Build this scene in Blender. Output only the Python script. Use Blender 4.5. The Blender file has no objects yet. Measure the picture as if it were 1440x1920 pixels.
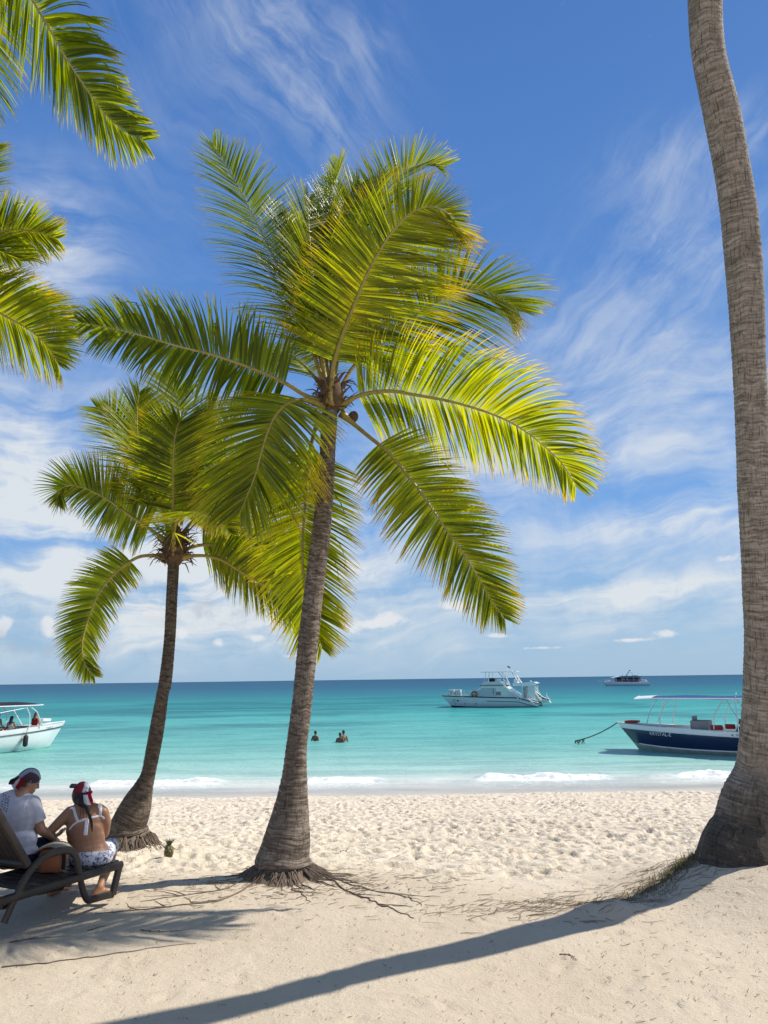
import bpy, bmesh, math, random
import numpy as np
from mathutils import Vector, Matrix
from mathutils.bvhtree import BVHTree
R = math.radians
SC = bpy.context.scene
COL = SC.collection
# ---------------------------------------------------------------- camera
F = 1331.0                                  # focal length in photo pixels (1440 x 1920)
CAMZ = 1.95
PITCH = math.atan(313.5 / F)
ROLL = R(0.78)
_f = Vector((0, math.cos(PITCH), math.sin(PITCH)))
_r0 = Vector((1, 0, 0)); _u0 = Vector((0, -math.sin(PITCH), math.cos(PITCH)))
_r = _r0 * math.cos(ROLL) - _u0 * math.sin(ROLL)
_u = _r0 * math.sin(ROLL) + _u0 * math.cos(ROLL)
CAM = Vector((0, 0, CAMZ))
cd = bpy.data.cameras.new('camera'); cam = bpy.data.objects.new('camera', cd); COL.objects.link(cam)
cam.matrix_world = Matrix(((_r.x, _u.x, -_f.x, 0), (_r.y, _u.y, -_f.y, 0), (_r.z, _u.z, -_f.z, CAMZ), (0, 0, 0, 1)))
cd.sensor_width = 36; cd.lens = 36 * F / 1920; cd.clip_end = 30000; cd.clip_start = 0.05
SC.camera = cam

def ray(px, py): return _r * ((px - 720) / F) + _u * ((960 - py) / F) + _f
def P(px, py, Y):
    d = ray(px, py); return CAM + d * (Y / d.y)
def depth(px, py, Y): return Y / ray(px, py).y
def G(px, py, z=0.0):
    d = ray(px, py); return CAM + d * ((z - CAMZ) / d.z)
# ---------------------------------------------------------------- light
SUN_AZ = R(75)          # clockwise from +Y (towards +X)
SUN_EL = R(48)
sl = bpy.data.lights.new('sun', 'SUN'); so = bpy.data.objects.new('sun', sl); COL.objects.link(so)
sl.energy = 5.0; sl.angle = R(0.53); sl.color = (1.0, 0.94, 0.85)
sd = Vector((math.sin(SUN_AZ) * math.cos(SUN_EL), math.cos(SUN_AZ) * math.cos(SUN_EL), math.sin(SUN_EL)))
so.rotation_euler = sd.to_track_quat('Z', 'Y').to_euler()
so.location = sd * 60
SC.view_settings.view_transform = 'Standard'; SC.view_settings.look = 'None'
SC.view_settings.exposure = 0.12; SC.view_settings.gamma = 1.0
try:
    SC.cycles.max_bounces = 8; SC.cycles.transparent_max_bounces = 12; SC.cycles.use_denoising = True
    SC.cycles.caustics_reflective = False; SC.cycles.caustics_refractive = False
except Exception: pass

# ---------------------------------------------------------------- node helpers
class NT:
    def __init__(s, tree): s.t = tree; s.n = tree.nodes; s.l = tree.links
    def put(s, sock, val):
        if val is None: return
        if hasattr(val, 'is_linked') or isinstance(val, bpy.types.NodeSocket): s.l.new(val, sock)
        else:
            try: sock.default_value = val
            except Exception:
                if isinstance(val, (tuple, list)) and len(val) == 3: sock.default_value = (*val, 1.0)
                else: sock.default_value = (val,) * len(sock.default_value)
    def node(s, typ, ins=None, **kw):
        n = s.n.new(typ)
        for k, v in kw.items(): setattr(n, k, v)
        for k, v in (ins or {}).items(): s.put(n.inputs[k], v)
        return n
    def m(s, op, a, b=None, c=None, clamp=False):
        n = s.n.new('ShaderNodeMath'); n.operation = op; n.use_clamp = clamp
        for i, v in enumerate((a, b, c)):
            if v is not None: s.put(n.inputs[i], v)
        return n.outputs[0]
    def vm(s, op, a, b=None, out=0):
        n = s.n.new('ShaderNodeVectorMath'); n.operation = op
        s.put(n.inputs[0], a)
        if b is not None: s.put(n.inputs[1], b)
        return n.outputs[out]
    def mix(s, f, a, b, blend='MIX'):
        n = s.n.new('ShaderNodeMix'); n.data_type = 'RGBA'; n.blend_type = blend; n.clamp_factor = True
        s.put(n.inputs[0], f)
        for k, v in ((6, a), (7, b)):
            if isinstance(v, (tuple, list)): v = (*v[:3], 1.0)
            s.put(n.inputs[k], v)
        return n.outputs[2]
    def noise(s, vec, scale, detail=4, rough=0.55, dist=0.0, out='Fac'):
        n = s.node('ShaderNodeTexNoise', {'Vector': vec, 'Scale': scale, 'Detail': detail, 'Roughness': rough, 'Distortion': dist})
        return n.outputs[out]
    def ramp(s, f, stops, interp='LINEAR'):
        n = s.n.new('ShaderNodeValToRGB'); s.put(n.inputs[0], f); r = n.color_ramp; r.interpolation = interp
        while len(r.elements) < len(stops): r.elements.new(0.5)
        for e, (p, c) in zip(r.elements, stops):
            e.position = p; e.color = (*c[:3], 1.0) if isinstance(c, (tuple, list)) else (c, c, c, 1)
        return n.outputs[0]
    def rng(s, v, a, b, c=0.0, d=1.0, smooth=True):
        n = s.n.new('ShaderNodeMapRange'); n.interpolation_type = 'SMOOTHSTEP' if smooth else 'LINEAR'
        for i, x in enumerate((v, a, b, c, d)): s.put(n.inputs[i], x)
        return n.outputs[0]
    def mapv(s, vec, scale=(1, 1, 1), rot=(0, 0, 0), loc=(0, 0, 0)):
        return s.node('ShaderNodeMapping', {'Vector': vec, 'Scale': scale, 'Rotation': rot, 'Location': loc}).outputs[0]
    def attr(s, name, out='Fac'): return s.node('ShaderNodeAttribute', attribute_name=name).outputs[out]
    def comb(s, x, y, z): return s.node('ShaderNodeCombineXYZ', {0: x, 1: y, 2: z}).outputs[0]
    def bump(s, h, strength=0.5, dist=0.01, normal=None):
        return s.node('ShaderNodeBump', {'Height': h, 'Strength': strength, 'Distance': dist, 'Normal': normal}).outputs[0]

def material(name):
    m = bpy.data.materials.new(name); m.use_nodes = True; nt = NT(m.node_tree); m.node_tree.nodes.clear()
    out = nt.node('ShaderNodeOutputMaterial'); return m, nt, out
def principled(name, color, rough=0.6, spec=0.4, metal=0.0, var=0.12, vscale=6.0, bump=0.0, bscale=40.0, coat=0.0):
    """plain surface with a little uneven tone, so nothing is perfectly flat"""
    m, nt, out = material(name)
    co = nt.node('ShaderNodeTexCoord').outputs['Object']
    n = nt.noise(co, vscale, 5, 0.6)
    k = nt.rng(n, 0.25, 0.75, 1 - var, 1 + var, False)
    c = nt.node('ShaderNodeVectorMath', {0: tuple(color[:3])}, operation='SCALE'); nt.put(c.inputs['Scale'], k)
    b = nt.node('ShaderNodeBsdfPrincipled', {'Base Color': c.outputs[0], 'Roughness': rough, 'Metallic': metal})
    b.inputs['Specular IOR Level'].default_value = spec
    if coat: b.inputs['Coat Weight'].default_value = coat
    if bump: nt.put(b.inputs['Normal'], nt.bump(nt.noise(co, bscale, 4, 0.6), bump, 0.01))
    nt.l.new(b.outputs[0], out.inputs[0]); return m

# ---------------------------------------------------------------- sky (world)
w = bpy.data.worlds.new('World'); SC.world = w; w.use_nodes = True
w.node_tree.nodes.clear(); nt = NT(w.node_tree)
wo = nt.node('ShaderNodeOutputWorld')
sky = nt.node('ShaderNodeTexSky', sky_type='NISHITA', sun_disc=False)
sky.sun_elevation = SUN_EL; sky.sun_rotation = SUN_AZ
sky.altitude = 0; sky.air_density = 1.0; sky.dust_density = 0.6; sky.ozone_density = 2.5
dirv = nt.node('ShaderNodeTexCoord').outputs['Generated']
sp = nt.node('ShaderNodeSeparateXYZ', {0: dirv})
dx, dy, dz = sp.outputs
az = nt.m('ARCTAN2', dx, dy)
el = nt.m('ARCSINE', dz)
def azel(px, py):
    d = ray(px, py).normalized(); return math.atan2(d.x, d.y), math.asin(d.z)
zc = nt.m('MAXIMUM', nt.m('ADD', dz, 0.10), 0.03)
pl = nt.comb(nt.m('DIVIDE', dx, zc), nt.m('DIVIDE', dy, zc), 0.0)      # high cloud layer, in perspective
SKYK = 1.0
clear = nt.ramp(nt.m('DIVIDE', el, 1.571), [(0.0, (3.5, 5.6, 7.9)), (0.06, (3.05, 5.2, 7.9)), (0.13, (1.95, 4.3, 8.6)), (0.35, (0.98, 2.72, 6.9)), (0.55, (0.70, 2.06, 5.75)), (1.0, (0.6, 1.6, 4.4))])
base = nt.mix(0.85, sky.outputs[0], clear)
big = nt.noise(nt.mapv(pl, (1, 1, 1), loc=(3.1, 1.7, 0)), 0.85, 3, 0.5)
aec = nt.comb(az, el, 0.0)
wv = nt.noise(aec, 3.2, 4, 0.55, out='Color')
wob = nt.node('ShaderNodeVectorMath', {0: nt.vm('SUBTRACT', wv, (0.5, 0.5, 0.5))}, operation='SCALE'); wob.inputs['Scale'].default_value = 0.16
aew = nt.vm('ADD', aec, wob.outputs[0])
def fibre(rot, along, across, loc, rough=0.66):
    """combed-out ice cloud: long thin threads in one direction, broken by puffs"""
    a = nt.noise(nt.mapv(nt.mapv(aew, (1, 1, 1), (0, 0, -rot)), (along, across, 1), loc=loc), 1.0, 12, rough, 0.25)
    b = nt.noise(nt.mapv(aew, (1, 1, 1), loc=loc), 9.0, 8, 0.62, 0.3)
    return nt.m('ADD', nt.m('MULTIPLY', a, 0.62), nt.m('MULTIPLY', b, 0.38))
f_ul = fibre(R(-38), 5.0, 26.0, (2.0, 0.3, 0)); f_r = fibre(R(38), 4.5, 24.0, (7.1, 3.3, 0)); f_low = fibre(R(4), 3.4, 21.0, (4.2, 8.8, 0), 0.62)
def blob(px, py, sx, sy, amp, rot=0.0):
    """a soft patch of the high veil at one direction of the sky"""
    a0, e0 = azel(px, py); sxr, syr = sx / F, sy / F
    da = nt.m('SUBTRACT', az, a0); de = nt.m('SUBTRACT', el, e0)
    if rot:
        c, s_ = math.cos(rot), math.sin(rot)
        da, de = nt.m('ADD', nt.m('MULTIPLY', da, c), nt.m('MULTIPLY', de, s_)), nt.m('SUBTRACT', nt.m('MULTIPLY', de, c), nt.m('MULTIPLY', da, s_))
    q = nt.m('ADD', nt.m('POWER', nt.m('ABSOLUTE', nt.m('DIVIDE', da, sxr)), 2.0), nt.m('POWER', nt.m('ABSOLUTE', nt.m('DIVIDE', de, syr)), 2.0))
    return nt.m('MULTIPLY', nt.m('POWER', 2.718, nt.m('MULTIPLY', q, -1.0)), amp)
def total(lst):
    s = lst[0]
    for x in lst[1:]: s = nt.m('ADD', s, x)
    return s
w_ul = total([blob(*b) for b in [(560, 120, 170, 120, 1.0, R(-35)), (430, 20, 260, 80, 0.65), (660, 250, 130, 90, 0.45, R(-35)), (320, 300, 160, 160, 0.45), (700, 80, 60, 40, 0.6)]])
w_r = total([blob(*b) for b in [(1290, 430, 130, 80, 1.0), (1240, 300, 120, 50, 0.75), (1420, 250, 70, 50, 0.9), (1130, 560, 160, 90, 0.4), (1260, 620, 220, 110, 0.5), (1080, 690, 200, 70, 0.6)]])
w_low = total([blob(*b) for b in [(85, 470, 110, 100, 1.25), (80, 760, 300, 90, 0.75), (60, 960, 420, 150, 1.35), (330, 1010, 350, 140, 1.25), (350, 1120, 420, 80, 1.35), (200, 1200, 500, 40, 0.7), (1250, 820, 260, 150, 0.95), (1320, 975, 150, 45, 1.0),
    (1220, 1112, 270, 42, 1.7), (880, 1105, 300, 45, 0.7), (900, 1200, 700, 30, 0.45), (760, 940, 220, 90, 0.95), (930, 780, 180, 110, 0.75), (1080, 1010, 200, 40, 0.5)]])
mask = total([nt.m('MULTIPLY', nt.rng(f_ul, 0.36, 0.70), nt.m('MULTIPLY', w_ul, 0.32)), nt.m('MULTIPLY', nt.rng(f_r, 0.37, 0.69), nt.m('MULTIPLY', w_r, 0.44)),
    nt.m('MULTIPLY', nt.rng(f_low, 0.36, 0.64), nt.m('MULTIPLY', w_low, 0.66)), nt.m('MULTIPLY', nt.rng(f_low, 0.50, 0.72), nt.m('MULTIPLY', nt.rng(el, 0.75, 0.25), 0.16)), nt.m('MULTIPLY', nt.rng(el, 0.24, 0.0), 0.03)])
mask = nt.m('MINIMUM', mask, 0.93)
CL = 8.7
c1 = nt.mix(mask, base, (CL * 0.90, CL * 0.955, CL * 1.0))
# small cumulus near the horizon
ae = nt.comb(az, nt.m('MULTIPLY', el, 1.25), 0.0)
puff = nt.noise(ae, 34, 8, 0.62, 0.2)
cum_list = [(735, 1160, 34, 16), (700, 1170, 22, 9), (92, 1165, 17, 14), (95, 1188, 14, 10), (4, 1175, 15, 20), (480, 1196, 26, 9), (410, 1205, 13, 11), (340, 1188, 15, 13),
            (655, 1176, 24, 14), (1245, 1188, 34, 8), (1362, 1046, 30, 9), (850, 1136, 40, 10), (930, 1192, 24, 6), (300, 1150, 40, 7), (1180, 1200, 30, 4), (1010, 1215, 40, 4), (560, 1230, 30, 4)]
q = total([blob(*c, 1.0) for c in cum_list])
cum = nt.rng(nt.m('ADD', q, nt.m('MULTIPLY', nt.m('SUBTRACT', puff, 0.5), 2.1)), 0.36, 0.95)
c2 = nt.mix(nt.m('MULTIPLY', cum, 0.72), c1, (CL * 1.02, CL * 1.02, CL * 1.03))
# grey undersides of the low cloud over the left horizon
q2 = total([blob(*c) for c in [(420, 1150, 110, 26, 1.0), (60, 1215, 140, 14, 0.9), (600, 1110, 90, 16, 0.5), (270, 1095, 60, 8, 0.8), (20, 1190, 60, 12, 0.7)]])
gm = nt.m('MULTIPLY', q2, nt.rng(puff, 0.38, 0.70))
c3 = nt.mix(nt.m('MULTIPLY', gm, 0.75), c2, (CL * 0.50, CL * 0.60, CL * 0.74))
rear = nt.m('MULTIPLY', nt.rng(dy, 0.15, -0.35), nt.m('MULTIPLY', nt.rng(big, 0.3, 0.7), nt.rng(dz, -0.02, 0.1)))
c3 = nt.mix(nt.m('MULTIPLY', rear, 0.55), c3, (5.0, 4.4, 3.7))            # unseen warm cloud, added behind the camera to warm the fill light
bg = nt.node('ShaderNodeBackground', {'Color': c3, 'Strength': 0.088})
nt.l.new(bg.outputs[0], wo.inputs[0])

# ---------------------------------------------------------------- mesh helpers
def link(name, me, parent=None, loc=None):
    o = bpy.data.objects.new(name, me); COL.objects.link(o)
    if loc is not None: o.location = loc
    if parent is not None:
        o.parent = parent
    return o
def tag(o, label=None, cat=None, group=None, kind=None):
    if label: o['label'] = label
    if cat: o['category'] = cat
    if group: o['group'] = group
    if kind: o['kind'] = kind
    return o
def empty(name, loc=(0, 0, 0), rz=0.0):
    o = bpy.data.objects.new(name, None); COL.objects.link(o); o.location = loc; o.rotation_euler = (0, 0, rz)
    o.empty_display_size = 0.2; return o
def raw_mesh(name, V, Fc, mats, smooth=True, midx=None, attrs=None):
    me = bpy.data.meshes.new(name); me.from_pydata([tuple(v) for v in V], [], Fc)
    for m in (mats if isinstance(mats, (list, tuple)) else [mats]): me.materials.append(m)
    if midx is not None: me.polygons.foreach_set('material_index', midx)
    if smooth: me.polygons.foreach_set('use_smooth', [True] * len(me.polygons))
    for k, a in (attrs or {}).items():
        a = np.asarray(a, dtype=np.float32)
        at = me.attributes.new(k, 'FLOAT' if a.ndim == 1 else 'FLOAT_VECTOR', 'POINT')
        at.data.foreach_set('value' if a.ndim == 1 else 'vector', a.ravel())
    me.update(); return me
def crom(pts, n, closed=False):
    """n points evenly along a Catmull-Rom curve through pts"""
    p = [np.array(q, float) for q in pts]
    ext = [2 * p[0] - p[1]] + p + [2 * p[-1] - p[-2]]
    dense = []
    for i in range(1, len(ext) - 2):
        for k in range(24):
            t = k / 24; a, b, c, d = ext[i - 1], ext[i], ext[i + 1], ext[i + 2]
            dense.append(0.5 * (2 * b + (c - a) * t + (2 * a - 5 * b + 4 * c - d) * t * t + (3 * b - a - 3 * c + d) * t ** 3))
    dense.append(ext[-2]); D = np.array(dense)
    s = np.r_[0, np.cumsum(np.linalg.norm(np.diff(D[:, :3], axis=0), axis=1))]
    u = np.linspace(0, s[-1], n)
    return np.stack([np.interp(u, s, D[:, k]) for k in range(D.shape[1])], 1)
class MB:
    def __init__(s): s.V = []; s.F = []; s.M = []; s.S = []; s.mat = 0; s.xf = None; s.sm = True
    def add(s, V, Fc):
        b = len(s.V)
        for v in V: s.V.append(tuple(s.xf @ Vector(v)) if s.xf is not None else tuple(v))
        for f in Fc: s.F.append([b + i for i in f]); s.M.append(s.mat); s.S.append(s.sm)
    def box(s, c, d, rz=0.0, rot=None, bev=0.0):
        """a box, its edges chamfered when bev is given"""
        x, y, z = d[0] / 2, d[1] / 2, d[2] / 2
        M = rot if rot is not None else Matrix.Rotation(rz, 3, 'Z')
        sm = s.sm; s.sm = False
        if bev <= 0:
            V = [M @ Vector((i * x, j * y, k * z)) + Vector(c) for k in (-1, 1) for j in (-1, 1) for i in (-1, 1)]
            s.add(V, [(0, 2, 3, 1), (4, 5, 7, 6), (0, 1, 5, 4), (2, 6, 7, 3), (0, 4, 6, 2), (1, 3, 7, 5)])
        else:
            b = min(bev, 0.45 * min(d)); bm = bmesh.new(); bmesh.ops.create_cube(bm, size=1.0)
            for v in bm.verts: v.co = Vector((v.co.x * d[0], v.co.y * d[1], v.co.z * d[2]))
            bmesh.ops.bevel(bm, geom=bm.edges[:] , offset=b, segments=2, affect='EDGES', profile=0.6)
            bm.verts.index_update()
            s.add([M @ v.co + Vector(c) for v in bm.verts], [[v.index for v in f.verts] for f in bm.faces]); bm.free()
        s.sm = sm
    def tube(s, path, r, n=8, cap=True, flat=None):
        """a round tube along a path; r a number or one per point; flat = (width scale, height scale, up)"""
        p = np.array([tuple(q) for q in path], float); k = len(p)
        rr = np.full(k, r) if np.isscalar(r) else np.asarray(r, float)
        T = np.gradient(p, axis=0); T /= np.linalg.norm(T, axis=1)[:, None] + 1e-12
        ref = np.array(flat[2], float) if flat else (np.array((0, 0, 1.0)) if abs(T[0][2]) < 0.9 else np.array((1.0, 0, 0)))
        a = np.cross(T[0], ref); a /= np.linalg.norm(a)
        V = []; ang = np.arange(n) * 2 * math.pi / n + (math.pi / n if n == 4 else 0)
        for i in range(k):
            if flat: a = np.cross(T[i], ref)
            else: a = a - T[i] * a.dot(T[i])
            a /= np.linalg.norm(a) + 1e-12; b = np.cross(a, T[i])
            wx, wy = (flat[0], flat[1]) if flat else (1, 1)
            for t in ang: V.append(p[i] + rr[i] * (a * math.cos(t) * wx + b * math.sin(t) * wy))
        Fc = [(i * n + j, i * n + (j + 1) % n, (i + 1) * n + (j + 1) % n, (i + 1) * n + j) for i in range(k - 1) for j in range(n)]
        if cap: Fc += [tuple(range(n))[::-1], tuple((k - 1) * n + j for j in range(n))]
        s.add(V, Fc)
    def lathe(s, prof, c=(0, 0, 0), n=20, M=None):
        V = []; Fc = []
        for r, z in prof:
            for j in range(n):
                t = 2 * math.pi * j / n; q = Vector((r * math.cos(t), r * math.sin(t), z))
                V.append((M @ q if M is not None else q) + Vector(c))
        for i in range(len(prof) - 1):
            for j in range(n): Fc.append((i * n + j, i * n + (j + 1) % n, (i + 1) * n + (j + 1) % n, (i + 1) * n + j))
        Fc += [tuple(range(n))[::-1], tuple((len(prof) - 1) * n + j for j in range(n))]
        s.add(V, Fc)
    def ball(s, c, r, n=14, m=9, rot=None):
        r = (r, r, r) if np.isscalar(r) else r; V = []; Fc = []
        for i in range(m + 1):
            ph = math.pi * i / m - math.pi / 2
            for j in range(n):
                t = 2 * math.pi * j / n
                q = Vector((r[0] * math.cos(ph) * math.cos(t), r[1] * math.cos(ph) * math.sin(t), r[2] * math.sin(ph)))
                V.append((rot @ q if rot is not None else q) + Vector(c))
        for i in range(m):
            for j in range(n): Fc.append((i * n + j, i * n + (j + 1) % n, (i + 1) * n + (j + 1) % n, (i + 1) * n + j))
        s.add(V, Fc)
    def prism(s, poly, axis_vec, origin=(0, 0, 0), ex=(1, 0, 0), ey=(0, 0, 1)):
        """extrude a 2-D outline (in ex, ey) along axis_vec"""
        o = Vector(origin); ex = Vector(ex); ey = Vector(ey); av = Vector(axis_vec); n = len(poly)
        A = [o + ex * p[0] + ey * p[1] - av / 2 for p in poly]; B = [q + av for q in A]
        sm = s.sm; s.sm = False
        s.add(A + B, [tuple(range(n)), tuple(range(2 * n - 1, n - 1, -1))] + [(i, n + i, n + (i + 1) % n, (i + 1) % n) for i in range(n)])
        s.sm = sm
    def sheet(s, rows):
        """a skin through rows of points (all the same length)"""
        n = len(rows[0]); V = [q for r in rows for q in r]
        s.add(V, [(i * n + j, i * n + j + 1, (i + 1) * n + j + 1, (i + 1) * n + j) for i in range(len(rows) - 1) for j in range(n - 1)])
    def build_pieces(s, name, mats, parent=None):
        """each separate piece becomes a part of its own (pieces were added one add() at a time)"""
        root = list(range(len(s.V)))
        def find(i):
            while root[i] != i: root[i] = root[root[i]]; i = root[i]
            return i
        for f in s.F:
            for j in f[1:]: root[find(j)] = find(f[0])
        groups = {}
        for f, mm, sm in zip(s.F, s.M, s.S): groups.setdefault(find(f[0]), []).append((f, mm, sm))
        for g in groups.values():
            m = MB(); ids = sorted({i for f, _, _ in g for i in f}); mp = {i: k for k, i in enumerate(ids)}
            m.V = [s.V[i] for i in ids]; m.F = [[mp[i] for i in f] for f, _, _ in g]; m.M = [x for _, x, _ in g]; m.S = [x for _, _, x in g]
            m.build(name, mats, parent)
    def build(s, name, mats, parent=None, normals=True):
        me = raw_mesh(name, s.V, s.F, mats, False, s.M)
        if normals:
            bm = bmesh.new(); bm.from_mesh(me); bmesh.ops.remove_doubles(bm, verts=bm.verts, dist=1e-5)
            bmesh.ops.recalc_face_normals(bm, faces=bm.faces); bm.to_mesh(me); bm.free()
            me.polygons.foreach_set('use_smooth', [True] * len(me.polygons))
            try: me.set_sharp_from_angle(angle=R(38))
            except Exception: pass
        else: me.polygons.foreach_set('use_smooth', s.S)
        return link(name, me, parent)
# ================================================================ SETTING: sand and sea
SEA = -1.5
rng = np.random.default_rng(7)
def vnoise(X, Y, cell, seed):
    """smooth value noise on the point arrays X, Y"""
    g = np.random.default_rng(seed).random((256, 256)).astype(np.float32)
    x = X / cell; y = Y / cell; xi = np.floor(x).astype(int); yi = np.floor(y).astype(int)
    fx = x - xi; fy = y - yi; fx = fx * fx * (3 - 2 * fx); fy = fy * fy * (3 - 2 * fy)
    a = g[xi & 255, yi & 255]; b = g[(xi + 1) & 255, yi & 255]; c = g[xi & 255, (yi + 1) & 255]; d = g[(xi + 1) & 255, (yi + 1) & 255]
    return (a * (1 - fx) + b * fx) * (1 - fy) + (c * (1 - fx) + d * fx) * fy - 0.5
def sstep(a, b, x): t = np.clip((x - a) / (b - a), 0, 1); return t * t * (3 - 2 * t)
MID = P(532, 1622, 7.85); LFT = P(243, 1575, 9.75); RGT = P(1402, 1620, 7.35)
def base_height(X, Y):
    X = np.asarray(X, float); Y = np.asarray(Y, float)
    s = np.interp(Y, [-50, 7.6, 9.2, 23.1, 28, 45, 90, 400, 9000], [0, 0, -0.10, -1.5, -1.85, -3.0, -5.0, -8, -9])
    z = s + 0.0
    z += 0.34 * np.exp(-(((X - RGT.x - 0.35) / 1.25) ** 2 + ((Y - RGT.y + 0.05) / 0.95) ** 2) ** 1.2)
    z += 0.04 * np.exp(-(((X - MID.x) / 0.62) ** 2 + ((Y - MID.y) / 0.55) ** 2))
    z += 0.04 * np.exp(-(((X - LFT.x - 0.1) / 0.7) ** 2 + ((Y - LFT.y) / 0.6) ** 2))
    z += 0.10 * np.exp(-(((X - 1.9) / 0.33) ** 2 + ((Y - 6.62) / 0.16) ** 2))         # hump the trunk's shadow climbs over
    nz = 0.10 * vnoise(X, Y, 2.6, 1) + 0.05 * vnoise(X, Y, 1.1, 2)
    return z + nz * sstep(24.5, 20, Y)
def gz(x, y): return float(base_height(np.array([x]), np.array([y]))[0])
def axis_pts(lo, hi, step, far_lo, far_hi, g=1.25):
    mid = list(np.arange(lo, hi + step / 2, step)); a = []; d = step; v = lo
    while v > far_lo: d *= g; v -= d; a.append(v)
    b = []; d = step; v = mid[-1]
    while v < far_hi: d *= g; v += d; b.append(v)
    return np.array(a[::-1] + mid + b)
gx = axis_pts(-12.6, 12.9, 0.034, -6000, 6000)
gy = axis_pts(3.3, 24.0, 0.028, -400, 9000)
X, Y = np.meshgrid(gx, gy)
Z = base_height(X, Y)
edge = 8.15 + 0.9 * vnoise(gx, gx * 0, 1.7, 5) - 0.55 * np.exp(-((gx - 0.8) / 1.3) ** 2) + 0.6 * np.exp(-((gx - RGT.x) / 1.2) ** 2)
TR = sstep(-0.5, 0.6, Y - edge[None, :]) * sstep(23.6, 22.4, Y)                      # loose trampled sand
TR *= 0.62 + 0.38 * sstep(-0.25, 0.1, vnoise(X, Y, 1.5, 19) + 0.4 * vnoise(X, Y, 0.5, 20))[:, :]
fine = 0.040 * vnoise(X, Y, 0.42, 11) + 0.030 * vnoise(X, Y, 0.2, 12) + 0.022 * vnoise(X, Y, 0.1, 13) + 0.008 * vnoise(X, Y, 0.055, 14)
Z += TR * fine * 1.15
Z += (1 - TR) * sstep(26, 20, Y) * (0.008 * vnoise(X, Y, 0.35, 15) + 0.004 * vnoise(X * 0.5, Y, 0.09, 16) + 0.003 * vnoise(X, Y, 0.06, 17))
i0 = np.searchsorted(gx, -12.6); i1 = np.searchsorted(gx, 12.9); j0 = np.searchsorted(gy, 3.3); j1 = np.searchsorted(gy, 24.0)
def stamp(cx, cy, a, b, ang, dep):
    """one footprint: a pit with a pushed-up rim"""
    rad = 2.6 * max(a, b)
    xa, xb = np.searchsorted(gx, (cx - rad, cx + rad)); ya, yb = np.searchsorted(gy, (cy - rad, cy + rad))
    if xb - xa < 2 or yb - ya < 2: return
    dxx = X[ya:yb, xa:xb] - cx; dyy = Y[ya:yb, xa:xb] - cy; c, s_ = math.cos(ang), math.sin(ang)
    u = (dxx * c + dyy * s_) / a; v = (dyy * c - dxx * s_) / b; q = u * u + v * v
    Z[ya:yb, xa:xb] += TR[ya:yb, xa:xb] * dep * (-1.0 * np.exp(-q ** 2.4) + 0.62 * np.exp(-(np.sqrt(q) - 1.45) ** 2 * 5) * (0.6 + 0.5 * u))
for k in range(8200):
    cy = 7.8 + 15.4 * rng.random(); cx = rng.uniform(-0.56 * cy - 1, 0.56 * cy + 1)
    sz = rng.uniform(0.5, 1.05)
    stamp(cx, cy, 0.125 * sz, 0.062 * sz, rng.uniform(0, math.pi), rng.uniform(0.018, 0.054) * (0.5 + 0.5 * sz))
for k in range(16):                                                                      # walked lines of prints, most of them to and from the water
    a = rng.normal(math.pi / 2, 0.45); px_, py_ = rng.uniform(-6, 6), rng.uniform(8.6, 12)
    for st in range(26):
        px_ += math.cos(a) * 0.34; py_ += math.sin(a) * 0.34; a += rng.normal(0, 0.07); sd_ = 0.09 if st % 2 else -0.09
        stamp(px_ - math.sin(a) * sd_, py_ + math.cos(a) * sd_, 0.125, 0.055, a, 0.055)
for k in range(260):                                                                     # scattered prints on the firm sand
    cy = rng.uniform(4, 8.2); cx = rng.uniform(-0.6 * cy, 0.6 * cy)
    q0 = TR[np.searchsorted(gy, cy), np.searchsorted(gx, cx)]
    xa = np.searchsorted(gx, (cx - .3, cx + .3)); ya = np.searchsorted(gy, (cy - .3, cy + .3)); sv = TR[ya[0]:ya[1], xa[0]:xa[1]].copy()
    TR[ya[0]:ya[1], xa[0]:xa[1]] = 1; stamp(cx, cy, 0.11, 0.05, rng.uniform(0, math.pi), rng.uniform(0.003, 0.008)); TR[ya[0]:ya[1], xa[0]:xa[1]] = sv
ZB = base_height(X, Y); Z = ZB + np.where(Z - ZB > 0, np.tanh((Z - ZB) / 0.045) * 0.045, np.tanh((Z - ZB) / 0.075) * 0.075)
nx, ny = len(gx), len(gy)
def gz(x, y):
    i = int(np.clip(np.searchsorted(gx, x), 1, nx - 1)); j = int(np.clip(np.searchsorted(gy, y), 1, ny - 1))
    u = (x - gx[i - 1]) / (gx[i] - gx[i - 1]); v = (y - gy[j - 1]) / (gy[j] - gy[j - 1])
    return float((Z[j - 1, i - 1] * (1 - u) + Z[j - 1, i] * u) * (1 - v) + (Z[j, i - 1] * (1 - u) + Z[j, i] * u) * v)
idx = np.arange(nx * ny).reshape(ny, nx)
q = np.stack([idx[:-1, :-1], idx[:-1, 1:], idx[1:, 1:], idx[1:, :-1]], -1).reshape(-1, 4)
me = bpy.data.meshes.new('beach'); me.vertices.add(nx * ny)
me.vertices.foreach_set('co', np.stack([X, Y, Z], -1).astype(np.float32).ravel())
me.loops.add(q.size); me.loops.foreach_set('vertex_index', q.ravel().astype(np.int32))
me.polygons.add(len(q)); me.polygons.foreach_set('loop_start', np.arange(0, q.size, 4, dtype=np.int32))
try: me.polygons.foreach_set('loop_total', np.full(len(q), 4, dtype=np.int32))
except Exception: pass
me.polygons.foreach_set('use_smooth', np.ones(len(q), bool))
at = me.attributes.new('tramp', 'FLOAT', 'POINT'); at.data.foreach_set('value', TR.astype(np.float32).ravel())
me.update(calc_edges=True); me.validate()
m, nt, out = material('coral_sand')
co = nt.node('ShaderNodeNewGeometry').outputs['Position']
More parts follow.
